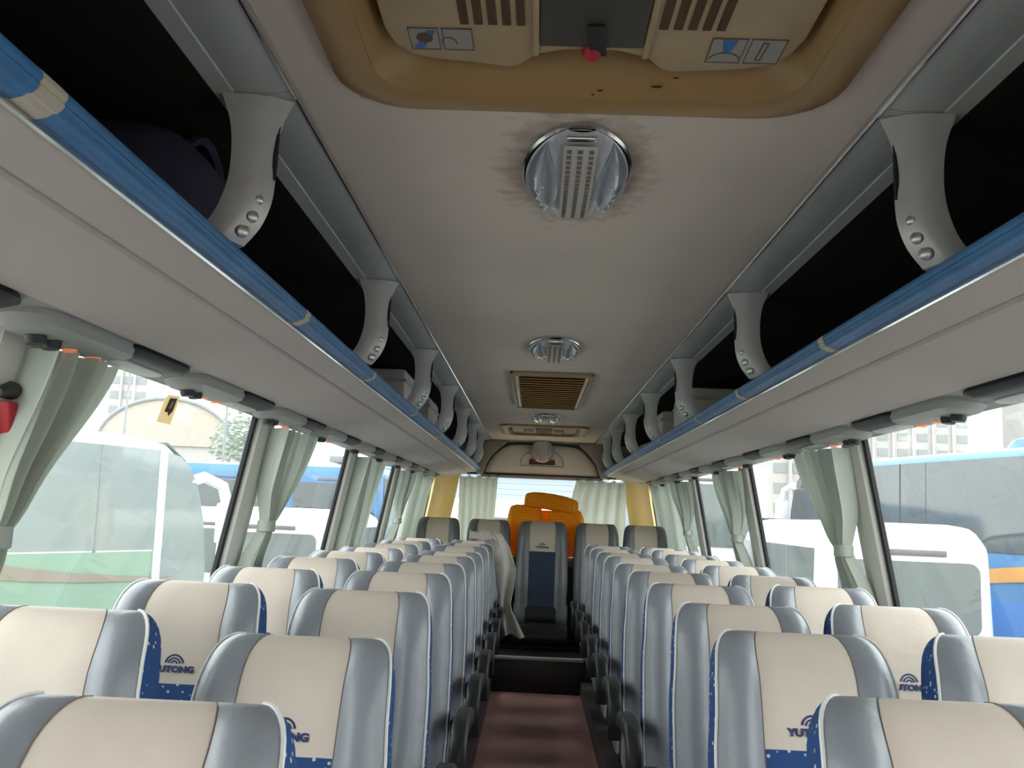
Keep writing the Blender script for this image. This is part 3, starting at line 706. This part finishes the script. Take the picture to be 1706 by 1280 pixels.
seatW = make_seat()
seatL = copy_tree(seatW); armrest(1, seatL)       # armrest towards the gangway
seatR = copy_tree(seatW); armrest(-1, seatR)
used = set()
def place(proto, x, y, recline, label, group, z=.10, scale=None):
    if proto.name in used: o = copy_tree(proto)
    else: o = proto; used.add(proto.name)
    o.location = (x, y, z)
    for c in o.children:
        if c.name.startswith('backrest'): c.rotation_euler = (math.radians(-recline), 0, 0)
    if scale: o.scale = scale
    tag(o, label, 'coach seat', group); return o
base = [1.30 + .66 * k for k in range(10)]
aisleL = [1.12, 1.93] + [b - .03 for b in base[2:]]
aisleR = [1.36, 2.09] + [b + .03 for b in base[2:]]
winL = [b - .22 for b in base]; winL[1] -= .03; winR = [b + .02 for b in base]
recl = {'L': [21, 27, 18, 15, 15, 15, 17, 14, 15, 15], 'R': [21, 20, 18, 16, 15, 16, 14, 15, 15, 15]}
def top_y(y, r): return y - LB * math.sin(math.radians(r)) + .02
random.seed(3)
for k in range(10):
    n = ORD[10 - k]
    place(seatL, -.516, top_y(aisleL[k], recl['L'][k]), recl['L'][k], 'beige and grey aisle seat in the white sheet column, %s from the rear bench' % n, 'seats along the gangway')
    place(seatR, .516, top_y(aisleR[k], recl['R'][k]), recl['R'][k], 'beige and grey aisle seat facing the white sheet column, %s from the rear bench' % n, 'seats along the gangway')
    if k >= 1:
        r = 11.5 + random.uniform(-1, 1.5)
        place(seatW, -.924, top_y(winL[k], r), r, 'beige and grey window seat on the white sheet side, %s from the rear bench' % n, 'seats along the windows')
        r = 13 + random.uniform(-1, 1.5)
        place(seatW, .935, top_y(winR[k], r), r, 'beige and grey window seat opposite the white sheet side, %s from the rear bench' % n, 'seats along the windows')
# rear bench: five seats on one black base, the middle one with a black cushion
MATS_SWAP = {}
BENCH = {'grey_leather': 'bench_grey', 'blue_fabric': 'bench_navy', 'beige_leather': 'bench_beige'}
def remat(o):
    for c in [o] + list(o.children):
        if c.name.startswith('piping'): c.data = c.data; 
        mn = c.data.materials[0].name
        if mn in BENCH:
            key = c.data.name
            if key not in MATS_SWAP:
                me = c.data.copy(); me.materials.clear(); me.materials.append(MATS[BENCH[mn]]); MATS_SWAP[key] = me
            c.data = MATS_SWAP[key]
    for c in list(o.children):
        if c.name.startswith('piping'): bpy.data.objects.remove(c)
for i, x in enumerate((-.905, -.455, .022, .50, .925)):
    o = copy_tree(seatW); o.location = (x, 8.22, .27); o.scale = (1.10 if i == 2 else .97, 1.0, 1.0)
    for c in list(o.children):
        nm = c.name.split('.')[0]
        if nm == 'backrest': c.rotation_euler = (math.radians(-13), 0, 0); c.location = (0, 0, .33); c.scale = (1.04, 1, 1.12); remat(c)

        elif nm == 'cushion':
            c.location = (0, 0, -.25)
            for g in list(c.children): bpy.data.objects.remove(g)
            if 'bc' not in MATS_SWAP:
                me = c.data.copy(); me.materials.clear(); me.materials.append(MATS['black_leather']); MATS_SWAP['bc'] = me
            c.data = MATS_SWAP['bc']
        else: bpy.data.objects.remove(c)
    pr = [(.02, .14), (-.06, .145), (-.085, .20), (-.075, .27), (-.045, .315), (.0, .33), (.04, .30)]
    if 'roll' not in MATS_SWAP:
        ro = MB().loft([[(x_, y * k, z) for y, z in pr] for x_, k in ((-.212, .6), (-.204, 1), (.204, 1), (.212, .6))]).build('lumbar_roll', 'bench_grey', o, smooth=True, angle=50)
        rp = MB().loft([[(x_, y - .003, z + .001) for y, z in pr] for x_ in (-.12, .12)], closed=False).build('roll_panel', 'black_leather', ro, smooth=True)
        MATS_SWAP['roll'] = ro
    else: copy_tree(MATS_SWAP['roll'], o)
    tag(o, ['rear bench seat in the corner on the white sheet side', 'rear bench seat between the middle seat and the white sheet corner', 'middle rear bench seat with black cushion facing straight down the gangway', 'rear bench seat partly under the bunched rear curtain', 'rear bench seat in the corner away from the white sheet'][i], 'coach seat', 'rear bench seats')
bb = empty('bench_base', (0, 8.3, .26)); tag(bb, 'black base box carrying the rear bench seats', 'bench base')
MB().box(-1.12, 1.12, -.42, .30, 0, .028).build('box', 'black_leather', bb, bevel=.015)
MB().box(-1.10, 1.10, .17, .20, .028, .64).build('back_panel', 'dark_plastic', bb)
MB().box(-1.12, 1.12, -.44, -.42, 0, .032).build('edge_strip', 'dark_plastic', bb, bevel=.004)

# ------------------------------------------------------------------ curtains
def make_curtain(s, y0, wtop, tied, seed, ztop=1.660, zbot=.80, ztie=1.26, n=6, amp=.042, xoff=.070, ntop=.0):
    rnd = random.Random(seed); ph = [rnd.uniform(0, 6.28) for _ in range(4)]
    def f(u, v):
        z = lerp(ztop, zbot, v)
        if tied:
            if z > ztie:
                t = (ztop - z) / (ztop - ztie); W = lerp(wtop, .065, t ** 1.9); near = lerp(ntop, .06, t ** 1.5); a = amp * lerp(1, .42, t ** 2)
            else:
                t = (ztie - z) / (ztie - zbot); W = lerp(.065, .27, t ** .75); near = lerp(.06, .0, t); a = amp * lerp(.42, 1.0, t ** .6)
        else:
            t = v; W = wtop * (1 - .08 * math.sin(PI * v)); near = .0; a = amp
        uu = u + .03 * math.sin(2 * PI * u * 2 + ph[0])
        p = math.sin(2 * PI * n * uu + ph[1] + .5 * math.sin(3 * v + ph[2])); p = math.copysign(abs(p) ** .7, p) + .35 * math.sin(2 * PI * (2 * n + 1) * uu + ph[3] + 1.2 * v)
        y = y0 + near + W * u + .012 * math.sin(4 * v * PI + ph[3]) * u
        x = s * (xwall(z) - taper(y) - xoff + a * p - (.03 if tied else 0) * math.exp(-((z - ztie) / .10) ** 2))
        return (x, y - y0, z - zbot)
    e = empty('curtain', (0, y0, zbot))
    MB().grid(f, 130, 44).build('drape', 'curtain_cloth', e, smooth=True)
    if tied:
        band = [[(s * (xwall(ztie) - taper(y0) - xoff - .03) + (.032 + d) * math.cos(a), .094 + (.044 + d) * math.sin(a), ztie - zbot + dz) for a in [2 * PI * i / 24 for i in range(24)]] for dz, d in ((-.024, -.002), (-.02, .004), (.02, .004), (.024, -.002))]
        MB().loft(band, cap=False).build('tie_back', 'curtain_cloth', e, smooth=True)
    return e
for s in (-1, 1):
    spec = {-1: [(1.79, .26, True), (3.75, .50, True), (5.66, .62, False), (7.45, .50, True), (8.02, .85, False)], 1: [(3.66, .52, True), (5.58, .54, True), (7.40, .50, True), (8.02, .85, False)]}[s]
    for k, (y, wt, td) in enumerate(spec):
        c = make_curtain(s, y, wt, td, k * 3 + (1 if s > 0 else 0), ntop=.13 if wt < .3 else 0, amp=.026 if wt > .8 else .042, xoff=.055 if wt > .8 else .070, n=4 if wt < .3 else (5 if wt < .8 else 9))
        tag(c, '%s grey green window curtain %s, %s from the rear' % ('tied' if td else 'loose hanging', 'on the white sheet side' if s < 0 else 'opposite the white sheet side', ORD[len(spec) - k]), 'curtain', 'side window curtains')
    mb = MB().tube([(s * (xwall(1.68) - taper(y) - .075), y, 1.683) for y in (Y0, 2, 5, 7.6, 8.2, 8.8, 9.2)], .007, 6)
    tag(mb.build('curtain_rail', 'silver_plastic', smooth=True), 'thin curtain rail above the side windows ' + SIDE[s], 'curtain rail')
def rear_curtain(x0, x1, seed, ragged):
    rnd = random.Random(seed); e = empty('curtain', ((x0 + x1) / 2, 9.46, 1.0)); cx = (x0 + x1) / 2; zt, zb = 1.725, (.98 if not ragged else .90)
    def f(u, v):
        z = lerp(zt, zb, v); sag = .022 * abs(math.sin(PI * u * 4)) * max(0, 1 - v * 6)
        sh = (.07 * math.sin(v * 2.6) * (1 - u) if ragged else -.03 * v * u)
        p = math.sin(2 * PI * 5 * u + 1.2 + (1.5 * v if ragged else .3 * v)) * .025 + (.035 * math.sin(9 * v + 4 * u) * v if ragged else .01 * math.sin(5 * v + 3 * u))
        if ragged and u < .35: z += .16 * v * (1 - u / .35)
        return (lerp(x0, x1, u) - cx + (sh if not ragged else -.06 * math.sin(PI * v) * (1 - u)), p, z - sag - 1.0)
    MB().grid(f, 60, 34).build('drape', 'curtain_cloth', e, smooth=True)
    for k in range(5):
        x = lerp(x0, x1, k / 4) - cx
        MB().tube([(x + .012 * math.cos(a), 0, .735 + .014 * math.sin(a)) for a in [2 * PI * i / 12 for i in range(13)]], .003, 5).build('curtain_ring', 'dark_plastic', e, smooth=True)
    return e
tag(rear_curtain(-.83, -.44, 5, False), 'grey green curtain gathered at the rear window, straight edged', 'curtain', 'rear window curtains')
tag(rear_curtain(.36, .86, 8, True), 'crumpled grey green rear window curtain spilling over the bench', 'curtain', 'rear window curtains')
tag(MB().tube([(-1.0, 9.46, 1.748), (1.0, 9.46, 1.748)], .008, 8).build('curtain_rail', 'dark_plastic', smooth=True), 'thin dark curtain rail across the rear window', 'curtain rail')

# ------------------------------------------------------------------ loose things
def soft_box(hx, hy, hz, quilt=0.0, n=14, freq=60, sag=0.0):
    bm = bmesh.new(); bmesh.ops.create_cube(bm, size=2); bmesh.ops.subdivide_edges(bm, edges=bm.edges[:], cuts=n, use_grid_fill=True)
    for v in bm.verts:
        p = v.co.copy(); q = p / max(abs(p.x), abs(p.y), abs(p.z))
        r = (abs(p.x) ** 5 + abs(p.y) ** 5 + abs(p.z) ** 5) ** .2; p = p / r
        k = 1 + quilt * math.sin(freq * p.x * hx) * math.sin(freq * p.y * hy + freq * p.z * hz)
        v.co = Vector((p.x * hx * k, p.y * hy * k, p.z * hz * k - sag * p.x * p.x))
    me = bpy.data.meshes.new('soft'); bm.to_mesh(me); bm.free(); me.shade_smooth(); return me
def soft(name, me, material, loc, rot, label, cat, group=None):
    me.materials.append(MATS[material]); o = bpy.data.objects.new(name, me); COL.objects.link(o); o.location = loc; o.rotation_euler = rot
    return tag(o, label, cat, group)
soft('folded_quilt', soft_box(.16, .14, .235, .03), 'orange_quilt', (-.15, 8.83, 1.20), (0, .05, .1), 'orange yellow quilt roll standing by the loose straight rear curtain', 'quilt', 'orange quilts')
soft('folded_quilt', soft_box(.17, .14, .215, .03), 'orange_quilt', (.24, 8.83, 1.19), (0, -.04, -.1), 'deep orange quilt roll standing by the crumpled rear curtain', 'quilt', 'orange quilts')
soft('folded_quilt', soft_box(.25, .16, .075, .03, sag=.02), 'orange_quilt', (.10, 8.83, 1.475), (0, .13, 0), 'folded orange quilt lying tilted across the other two quilts', 'quilt', 'orange quilts')
soft('folded_quilt', soft_box(.22, .12, .215, .03), 'orange_quilt', (.06, 9.12, 1.18), (0, 0, .05), 'yellow orange quilt bundle standing right against the rear window', 'quilt', 'orange quilts')
bagme = soft_box(.13, .26, .125, .02, 10, 14)
bag = soft('duffel_bag', bagme, 'bag_cloth', (-.86, 1.80, 1.914), (0, 0, .05), 'dark purple cloth bag lying in the overhead rack', 'bag')
MB().tube([(.10, -.14 + .28 * k / 12, .09 + .07 * math.sin(PI * k / 12)) for k in range(13)], .010, 6).build('handle', 'bag_cloth', bag, smooth=True)
for s, ysz in ((-1, ((4.75, .30), (5.75, .26))), (1, ((5.0, .30), (6.05, .26)))):
    for k, (y, hy) in enumerate(ysz):
        e = empty('duct_box', (s * .90, y, 1.792))
        MB().box(-.19, .19, -hy, hy, .0, .235).build('body', 'carton', e, bevel=.02)
        MB().box(-.195, .195, -hy - .004, hy + .004, .17, .185).build('seam_strip', 'silver_plastic', e)
        tag(e, 'grey beige box in the rack %s, %s one' % (SIDE[s], 'larger front' if k == 0 else 'smaller rear'), 'box', 'boxes in the racks')

# white sheet over the third aisle seat from the rear bench
def sheet():
    xs, ys = -.522, aisleL[8]
    e = empty('white_sheet', (xs, ys, .60)); tag(e, 'rumpled white sheet draped over an aisle seat and hanging into the gangway', 'sheet')
    # rows run from the front of the headrest over the top to the back; columns run to the gangway and down the side
    rows = [(1.215, -.36, -.285), (1.12, -.335, -.225), (.97, -.315, -.175), (.86, -.30, -.185), (.76, -.285, -.200), (.70, -.272, -.185), (.62, -.25, -.140), (.535, -.225, -.095)]
    def top(u, v):
        x = lerp(.02, .21, u); a = lerp(-1.3, 1.3, v); fold = .012 * math.sin(9 * u + 5 * v) + .007 * math.sin(23 * u - 8 * v)
        return (x, .085 * math.sin(a) + .0 + fold * .4, .548 + .075 * math.cos(a) + fold * .5 - .03 * max(0, u - .8) * 5 * .5)
    def hang(u, v):
        t = v * (len(rows) - 1); i = min(int(t), len(rows) - 2); q = t - i; q = q * q * (3 - 2 * q)
        z, a, b = (lerp(rows[i][k], rows[i + 1][k], q) for k in range(3))
        return (lerp(a, b, u) - xs, -.06 - .05 * v + .022 * math.sin(u * 8 + v * 5) + .03 * u * (1 - v), z - .60 + .012 * math.sin(6 * u) * v)
    o = MB().grid(top, 24, 16).grid(hang, 20, 44).build('cloth', 'sheet_cloth', e, smooth=True)
    sm = o.modifiers.new('thickness', 'SOLIDIFY'); sm.thickness = .006
sheet()

# emergency hammer on the pillar behind the nearest curtain
eh = empty('emergency_hammer', (-xwall(1.5) + .03, 1.95, 1.40)); tag(eh, 'red emergency hammer with black head on the window pillar', 'hammer')
MB().loft([[(.0 + dx, dy - .03 * t, .14 * t) for dx, dy in ((-.012, -.02), (.022, -.02), (.028, .0), (.022, .02), (-.012, .02))] for t in (0, .3, .7, 1)]).build('handle', 'red_plastic', eh, bevel=.004)
MB().tube([(.01, -.075, .155), (.01, -.03, .165), (.01, .03, .160)], [.010, .020, .012], 10).build('head', 'dark_plastic', eh, smooth=True)
MB().box(-.035, -.008, -.06, .03, .02, .13).build('holder', 'dark_plastic', eh, bevel=.004)

# sticker on the side window
stk = empty('window_sticker', (-(xwall(1.63) + .026), 2.86, 1.63)); tag(stk, 'small tan sticker with brown print on the side window glass', 'sticker')
def spt(y, z): return (-(z * -.184) * -1 * 1.0, y, z)
def spoly(pts, d): return [( .184 * z + d, y, z) for y, z in pts]
pts = [(-.062, -.045), (-.050, .015), (-.030, .042), (.062, .048), (.045, -.045)]
MB().add(spoly(pts, .002) + spoly(pts, .0035), [tuple(range(5)), tuple(range(9, 4, -1))]).build('backing', 'sticker_tan', stk)
pts = [(-.028, -.012), (-.012, .033), (.045, .038), (.034, -.004), (.010, -.022), (-.002, -.010)]
MB().add(spoly(pts, .0045), [tuple(range(6))]).build('print', 'tan_dark', stk)
pts = [(-.008, .000), (.004, .024), (.030, .028), (.020, .004)]
MB().add(spoly(pts, .0055), [tuple(range(4))]).build('print', 'sticker_tan', stk)

# ------------------------------------------------------------------ outdoors
ZG = -1.0
g = MB().box(-260, 260, -200, 320, ZG - .1, ZG).build('ground', 'ground_concrete'); struct(g, 'pale concrete yard outside the bus', 'ground')
def make_coach(name, front, heading, L, W, H, paint, glass, label, n_win=6, belt=1.55, skirt=None, swoosh=None, mirrors=True, style='coach', roofpod=True, pillar=None, cat='bus', bigglass=False, posts=(), skirt_top=None):
    """local frame: +y is the driving direction, front at y=0, body behind it; heading = (dx,dy)"""
    ang = math.atan2(-heading[0], heading[1]); e = empty(name, (front[0], front[1], ZG), ang); tag(e, label, cat, 'parked buses')
    hw = W / 2; zb = .38
    if style == 'coach':
        stn = [(-L, hw - .10, H - .22), (-L + .12, hw - .02, H - .06), (-L + .5, hw, H), (-1.1, hw, H), (-.65, hw, H - .05), (-.38, hw - .01, H - .22), (-.20, hw - .04, H - .62), (-.07, hw - .08, H - 1.15), (0, hw - .14, 1.25)]
    else:
        stn = [(-L, hw - .09, H - .20), (-L + .06, hw - .04, H - .09), (-L + .25, hw - .01, H - .02), (-L + .6, hw, H), (-1.9, hw, H), (-1.4, hw, H - .07), (-.95, hw, H - .35), (-.55, hw - .03, H - .80), (-.25, hw - .06, H - 1.10), (0, hw - .16, .95)]
    loops = []
    for y, w_, zt in stn:
        r = min(.20, (zt - zb) * .3); lp = [(-w_ + .02, y, zb), (-w_, y, zb + .1), (-w_, y, zb + .5)]
        lean = .05
        zz = zt - r
        lp.append((-w_ + lean, y, zz))
        for k in range(1, 5):
            a = k / 4 * PI / 2; lp.append((-w_ + lean + r * (1 - math.cos(a)), y, zz + r * math.sin(a)))
        lp += [(-x, y_, z) for x, y_, z in lp[::-1]]
        loops.append(lp)
    body = MB().loft(loops).build('body', paint, e, smooth=True, angle=35)
    def side(x_s, y, z, d=.012):
        t = max(0, min(1, (z - zb - .5) / (H - .20 - zb - .5))); return (x_s * (hw - .05 * t + d), y, z)
    zt = H - (.28 if not bigglass else .13); pitch = (L - 1.7) / n_win; last = stn[-3][0]
    for s in (-1, 1):
        for k in range(n_win):
            ya = -L + .25 + pitch * k + .03; yb = ya + pitch - (.06 if not bigglass else .012)
            p = [(ya, belt), (ya, zt), (yb, zt), (yb, belt)]
            if k == n_win - 1: p = [(ya, belt), (ya, zt), (yb + .25, zt), (yb + .62, belt + .25), (yb + .66, belt - .05)]
            if bigglass and k == n_win - 1: p = [(ya, belt), (ya, zt), (-.75, zt), (-.55, zt - .05), (-.40, zt - .16), (-.28, zt - .36), (-.18, zt - .7), (-.12, belt - .2), (-.12, belt - .75), (-.72, belt - .75), (-.72, belt)]
            mb = MB(); q = [side(s, y, z) for y, z in p]; q2 = [side(s, y, z, -.03) for y, z in p]; n = len(p)
            mb.loft([q2, q]); mb.build('window_pane', glass, e)
            if pillar and k < n_win - 1:
                MB().loft([[side(s, yb - .02, belt - .1, .016), side(s, yb + .08, belt - .1, .016), side(s, yb + .08, belt - .1, -.02), side(s, yb - .02, belt - .1, -.02)], [side(s, yb - .02, zt + .02, .016), side(s, yb + .08, zt + .02, .016), side(s, yb + .08, zt + .02, -.02), side(s, yb - .02, zt + .02, -.02)]]).build('window_post', pillar, e)
        for py, pw_, pm in posts:
            lo = belt - (.7 if py > -1.3 else .02)
            MB().loft([[side(s, py - pw_, z, .018), side(s, py + pw_, z, .018), side(s, py + pw_, z, -.02), side(s, py - pw_, z, -.02)] for z in (lo, zt)]).build('window_post', pm, e)
        if skirt:
            p = [(-L + .08, .45), (-L + .08, skirt_top or belt - .02), (-.80 if not skirt_top else -.25, skirt_top or belt - .02), (-.80 if not skirt_top else -.25, .45)]
            MB().loft([[side(s, y, z, -.03) for y, z in p], [side(s, y, z, .006) for y, z in p]]).build('lower_panel', skirt, e)
        if swoosh:
            col_, base_ = swoosh; mb = MB(); top = []; bot = []
            for k in range(17):
                y = lerp(-L + .1, -.6, k / 16); c = base_ + .22 * math.sin(k / 16 * PI * 1.6); top.append(side(s, y, c + .16 * math.sin(PI * k / 16), .014)); bot.append(side(s, y, c - .02, .014))
            mb.loft([bot, top], closed=False); mb.build('swoosh_stripe', col_, e)
        for y in (-L + 2.2 if style == 'coach' else -L + 1.0, -1.9 if style == 'coach' else -.95):
            Mx = Matrix.Translation((s * (hw - .05), y, .45)) @ Matrix.Rotation(s * PI / 2, 4, 'Y')
            wl = MB().disc(Matrix.Translation((s * (hw - .24), y, .45)) @ Matrix.Rotation(s * PI / 2, 4, 'Y'), .45 if style == 'coach' else .36, .45 if style == 'coach' else .36, .25, 24).build('wheel', 'black_rubber', e, smooth=True)
            MB().disc(Matrix.Translation((s * (hw + .0), y, .45)) @ Matrix.Rotation(s * PI / 2, 4, 'Y'), .22, .22, .02, 16).build('hub', 'silver_plastic', wl, smooth=True)
        if mirrors:
            z0 = (H - .45 if bigglass else H - .75) if style == 'coach' else H - .9; mo = -.14 if bigglass else 0; mf = -.28 if bigglass else 0
            ma = MB().tube([(s * (hw - .10), -.35 + mf * .3, z0), (s * (hw - .02 + mo * .3), .1 + mf, z0 + .08), (s * (hw + .08 + mo), .38 + mf, z0 + .0), (s * (hw + .10 + mo), .45 + mf, z0 - .2)], .06, 8).build('mirror_arm', 'paint_white', e, smooth=True)
            MB().box(*sorted((s * (hw - .02 + mo), s * (hw + .20 + mo))), .40 + mf, .52 + mf, z0 - .62, z0 - .18).build('mirror_head', 'paint_white', ma, bevel=.03)
    # windscreen and rear window
    i0 = len(stn) - (5 if style == 'coach' else 6); ws = []
    for (y, w_, z) in stn[i0:-1]:
        ws.append([(x * (w_ - .14), y + .035 - .03 * abs(x) ** 3, z + .012) for x in (-1, -.8, -.4, 0, .4, .8, 1)])
    MB().loft(ws, closed=False).build('windscreen', glass, e, smooth=True)
    rz0, rz1 = (belt + .1, H - .45) if style == 'coach' else (belt - .22, H - .36)
    MB().prism([(p[0], p[1] + (rz0 + rz1) / 2) for p in rrect(hw - (.34 if style == 'coach' else .20), (rz1 - rz0) / 2, .10, 0)], -L - .025, -L + .05, 'y').build('rear_window', glass, e)
    tl = MB().box(-.36, .36, -L - .02, -L + .10, H - (.40 if style == 'coach' else .31), H - (.34 if style == 'coach' else .25)).build('high_brake_lamp', 'tail_lamp', e, bevel=.01)
    for s in (-1, 1): MB().box(*sorted((s * (hw - .28), s * (hw - .13))), -L - .02, -L + .05, .8, 1.15).build('tail_lamp', 'tail_lamp', e, bevel=.02)
    MB().box(-hw + .1, hw - .1, -L - .06, -L + .1, .40, .62).build('bumper', paint, e, bevel=.03)
    if roofpod:
        MB().loft([rrect(hw - .35, 1.5, .3, H - .01, cy=-L * .55), rrect(hw - .38, 1.4, .3, H + .12, cy=-L * .55), rrect(hw - .5, 1.15, .25, H + .17, cy=-L * .55)]).build('roof_unit', paint, e, smooth=True)
    return e
make_coach('midi_coach', (-4.49, 10.49), (.423, .906), 9.0, 2.3, 2.97, 'paint_white', 'midi_glass', 'white and green midi coach with wide smoky windows parked close alongside', n_win=6, belt=1.86, skirt='paint_green', swoosh=('paint_tan', 1.80), roofpod=False, bigglass=True, posts=((-.78, .05, 'silver_plastic'), (-1.52, .010, 'window_grey'), (-2.55, .05, 'silver_plastic'), (-4.0, .05, 'silver_plastic')))
make_coach('blue_coach', (-7.75, 34.0), (0, 1), 11, 2.5, 3.35, 'paint_blue', 'bus_glass', 'blue coach seen from behind beyond the midi coach mirror', n_win=6, belt=1.75)
make_coach('blue_coach', (-4.9, 33.2), (0, 1), 11, 2.5, 3.35, 'paint_blue', 'bus_glass', 'blue coach seen from behind beyond the white minibuses', n_win=5, belt=1.85)
make_coach('white_minibus', (-5.9, 21.3), (.0, 1), 5.0, 1.75, 2.25, 'paint_white', 'bus_glass_pale', 'white minibus half hidden behind the midi coach', n_win=3, belt=1.35, style='van', roofpod=False, mirrors=False, cat='minibus')
make_coach('white_minibus', (-3.62, 18.4), (.04, 1), 5.0, 1.75, 2.30, 'paint_white', 'bus_glass_pale', 'white minibus between the midi coach and the rear of the bus', n_win=3, belt=1.40, style='van', roofpod=False, mirrors=False, cat='minibus')
make_coach('white_minibus', (3.67, 14.2), (.03, 1), 5.1, 1.72, 2.42, 'paint_white', 'bus_glass_pale', 'white minibus parked in front of the blue coach with orange stripe', n_win=3, belt=1.60, style='van', roofpod=False, mirrors=False, cat='minibus')
make_coach('blue_coach', (5.6, 17.1), (-.235, .97), 11.5, 2.5, 3.42, 'paint_blue', 'bus_glass', 'blue coach with dark windows and an orange swoosh stripe', n_win=4, belt=2.12, skirt='paint_deep_blue', skirt_top=1.55, swoosh=('paint_orange', 1.72), bigglass=True, posts=((-3.3, .01, 'black_rubber'),))
make_coach('white_coach', (3.3, 28.5), (.02, 1), 11, 2.5, 3.5, 'paint_white', 'bus_glass_pale', 'white coach parked beyond the white minibus and blue coach', n_win=6, belt=1.8)
make_coach('white_coach', (-.6, 27.5), (.02, 1), 9.5, 2.4, 2.62, 'paint_white', 'bus_glass_pale', 'low white bus standing behind the rear window', n_win=6, belt=1.4, roofpod=False)

# long sided building behind
bd = empty('sided_building', (0, 42, ZG)); tag(bd, 'long white building with horizontal siding seen through the rear window', 'building')
MB().box(-9, 9, 0, 8, 0, 4.4).build('wall', 'siding_white', bd)
first = None
for k in range(13):
    if first is None:
        o = MB().add([(-9, 0, 0), (9, 0, 0), (9, -.035, .0), (-9, -.035, .0), (-9, 0, .24), (9, 0, .24), (9, -.02, .24), (-9, -.02, .24)], [(3, 2, 1, 0), (4, 5, 6, 7), (0, 1, 5, 4), (1, 2, 6, 5), (2, 3, 7, 6), (3, 0, 4, 7)]).build('siding_board', 'siding_white', bd); first = o
    else: o = first.copy(); COL.objects.link(o); o.parent = bd
    o.location = (0, 0, .95 + .25 * k)
MB().box(-9.3, 9.3, -.5, 8.3, 4.32, 4.6).build('roof_edge', 'window_grey', bd, bevel=.03)
# tower blocks
def tower(x, y, wx_, dy, h, label):
    t = empty('tower_block', (x, y, ZG)); tag(t, label, 'building', 'far tower blocks')
    MB().box(-wx_ / 2, wx_ / 2, 0, dy, 0, h).build('wall', 'concrete_pale', t)
    cols = max(3, int(wx_ / 4)); mb = MB(); bal = []
    for c in range(cols):
        cx = -wx_ / 2 + (c + .5) * wx_ / cols
        for r in range(int(h / 3.2)): mb.box(cx - 1.0, cx + 1.0, -.12, .1, 1 + r * 3.2, 2.6 + r * 3.2)
        if c: MB().box(cx - wx_ / cols / 2 - .25, cx - wx_ / cols / 2 + .25, -.6, .1, 0, h).build('facade_rib', 'concrete_pale', t)
    o = mb.build('windows', 'window_grey', t); o['kind'] = 'stuff'
    MB().box(-wx_ / 2 + 1, wx_ / 2 - 1, 1, dy - 1, h, h + 3).build('roof_house', 'concrete_pale', t)
tower(-88, 196, 8.5, 10, 38, 'narrow pale tower block far beyond the midi coach')
tower(76, 190, 24, 14, 62, 'wide pale tower block far beyond the blue coach')
tower(106, 186, 14, 14, 66, 'second pale tower block further along beyond the blue coach')
tower(42, 150, 9, 10, 26, 'lower pale tower block beyond the white coach')
# arched shed, lamp posts, tree
sh = empty('arched_shed', (-27.5, 68, ZG)); tag(sh, 'arched tan roofed shed behind the midi coach', 'building')
arc = [(5.0 * math.cos(a), 3.4 * math.sin(a) + 6.3) for a in [k / 20 * PI for k in range(21)]]
MB().prism(arc, 0, 14, 'y').build('roof', 'roof_tan', sh, smooth=True, angle=50)
MB().box(-5, 5, .2, 14, 0, 6.35).build('wall', 'concrete_pale', sh)
MB().tube([(5.12 * math.cos(a), -.05, 3.5 * math.sin(a) + 6.3) for a in [k / 20 * PI for k in range(21)]], .14, 6).build('roof_edge', 'window_grey', sh, smooth=True)
for x, y, h, lab in ((-19.8, 44, 8.6, 'thin grey pole beside the arched shed'), (-12.9, 38, 8.0, 'thin grey pole beside the distant grey tree')):
    e = empty('lamp_post', (x, y, ZG)); tag(e, lab, 'lamp post', 'thin poles')
    MB().tube([(0, 0, 0), (0, 0, h)], [.07, .045], 8).build('pole', 'window_grey', e, smooth=True)
    MB().tube([(0, 0, h), (.3, 0, h + .15), (.9, 0, h + .18)], .04, 6).build('lamp_arm', 'window_grey', e, smooth=True)
    MB().box(.8, 1.3, -.1, .1, h + .12, h + .22).build('lamp_head', 'window_grey', e, bevel=.03)
tr = empty('pale_tree', (-16.5, 52, ZG)); tag(tr, 'hazy grey green tree beyond the blue coach', 'tree')
MB().tube([(0, 0, 0), (.1, 0, 3), (0, 0, 6.0)], [.22, .16, .08], 8).build('trunk', 'bark', tr, smooth=True)
rt = random.Random(4); lv = MB()
for k in range(1500):
    a, b, r = rt.uniform(0, 2 * PI), rt.uniform(-1, 1), rt.random() ** .4
    p = Vector((1.9 * r * math.sqrt(1 - b * b) * math.cos(a), 1.9 * r * math.sqrt(1 - b * b) * math.sin(a), 5.6 + 2.1 * r * b))
    M_ = Matrix.Translation(p) @ Matrix.Rotation(rt.uniform(0, 6), 4, 'Z') @ Matrix.Rotation(rt.uniform(0, 3), 4, 'X')
    lv.add([M_ @ Vector(q) for q in ((-.16, 0, 0), (0, -.07, .02), (.16, 0, 0), (0, .07, .02))], [(0, 1, 2, 3)])
o = lv.build('foliage', 'leaf_grey', tr); o['kind'] = 'stuff'
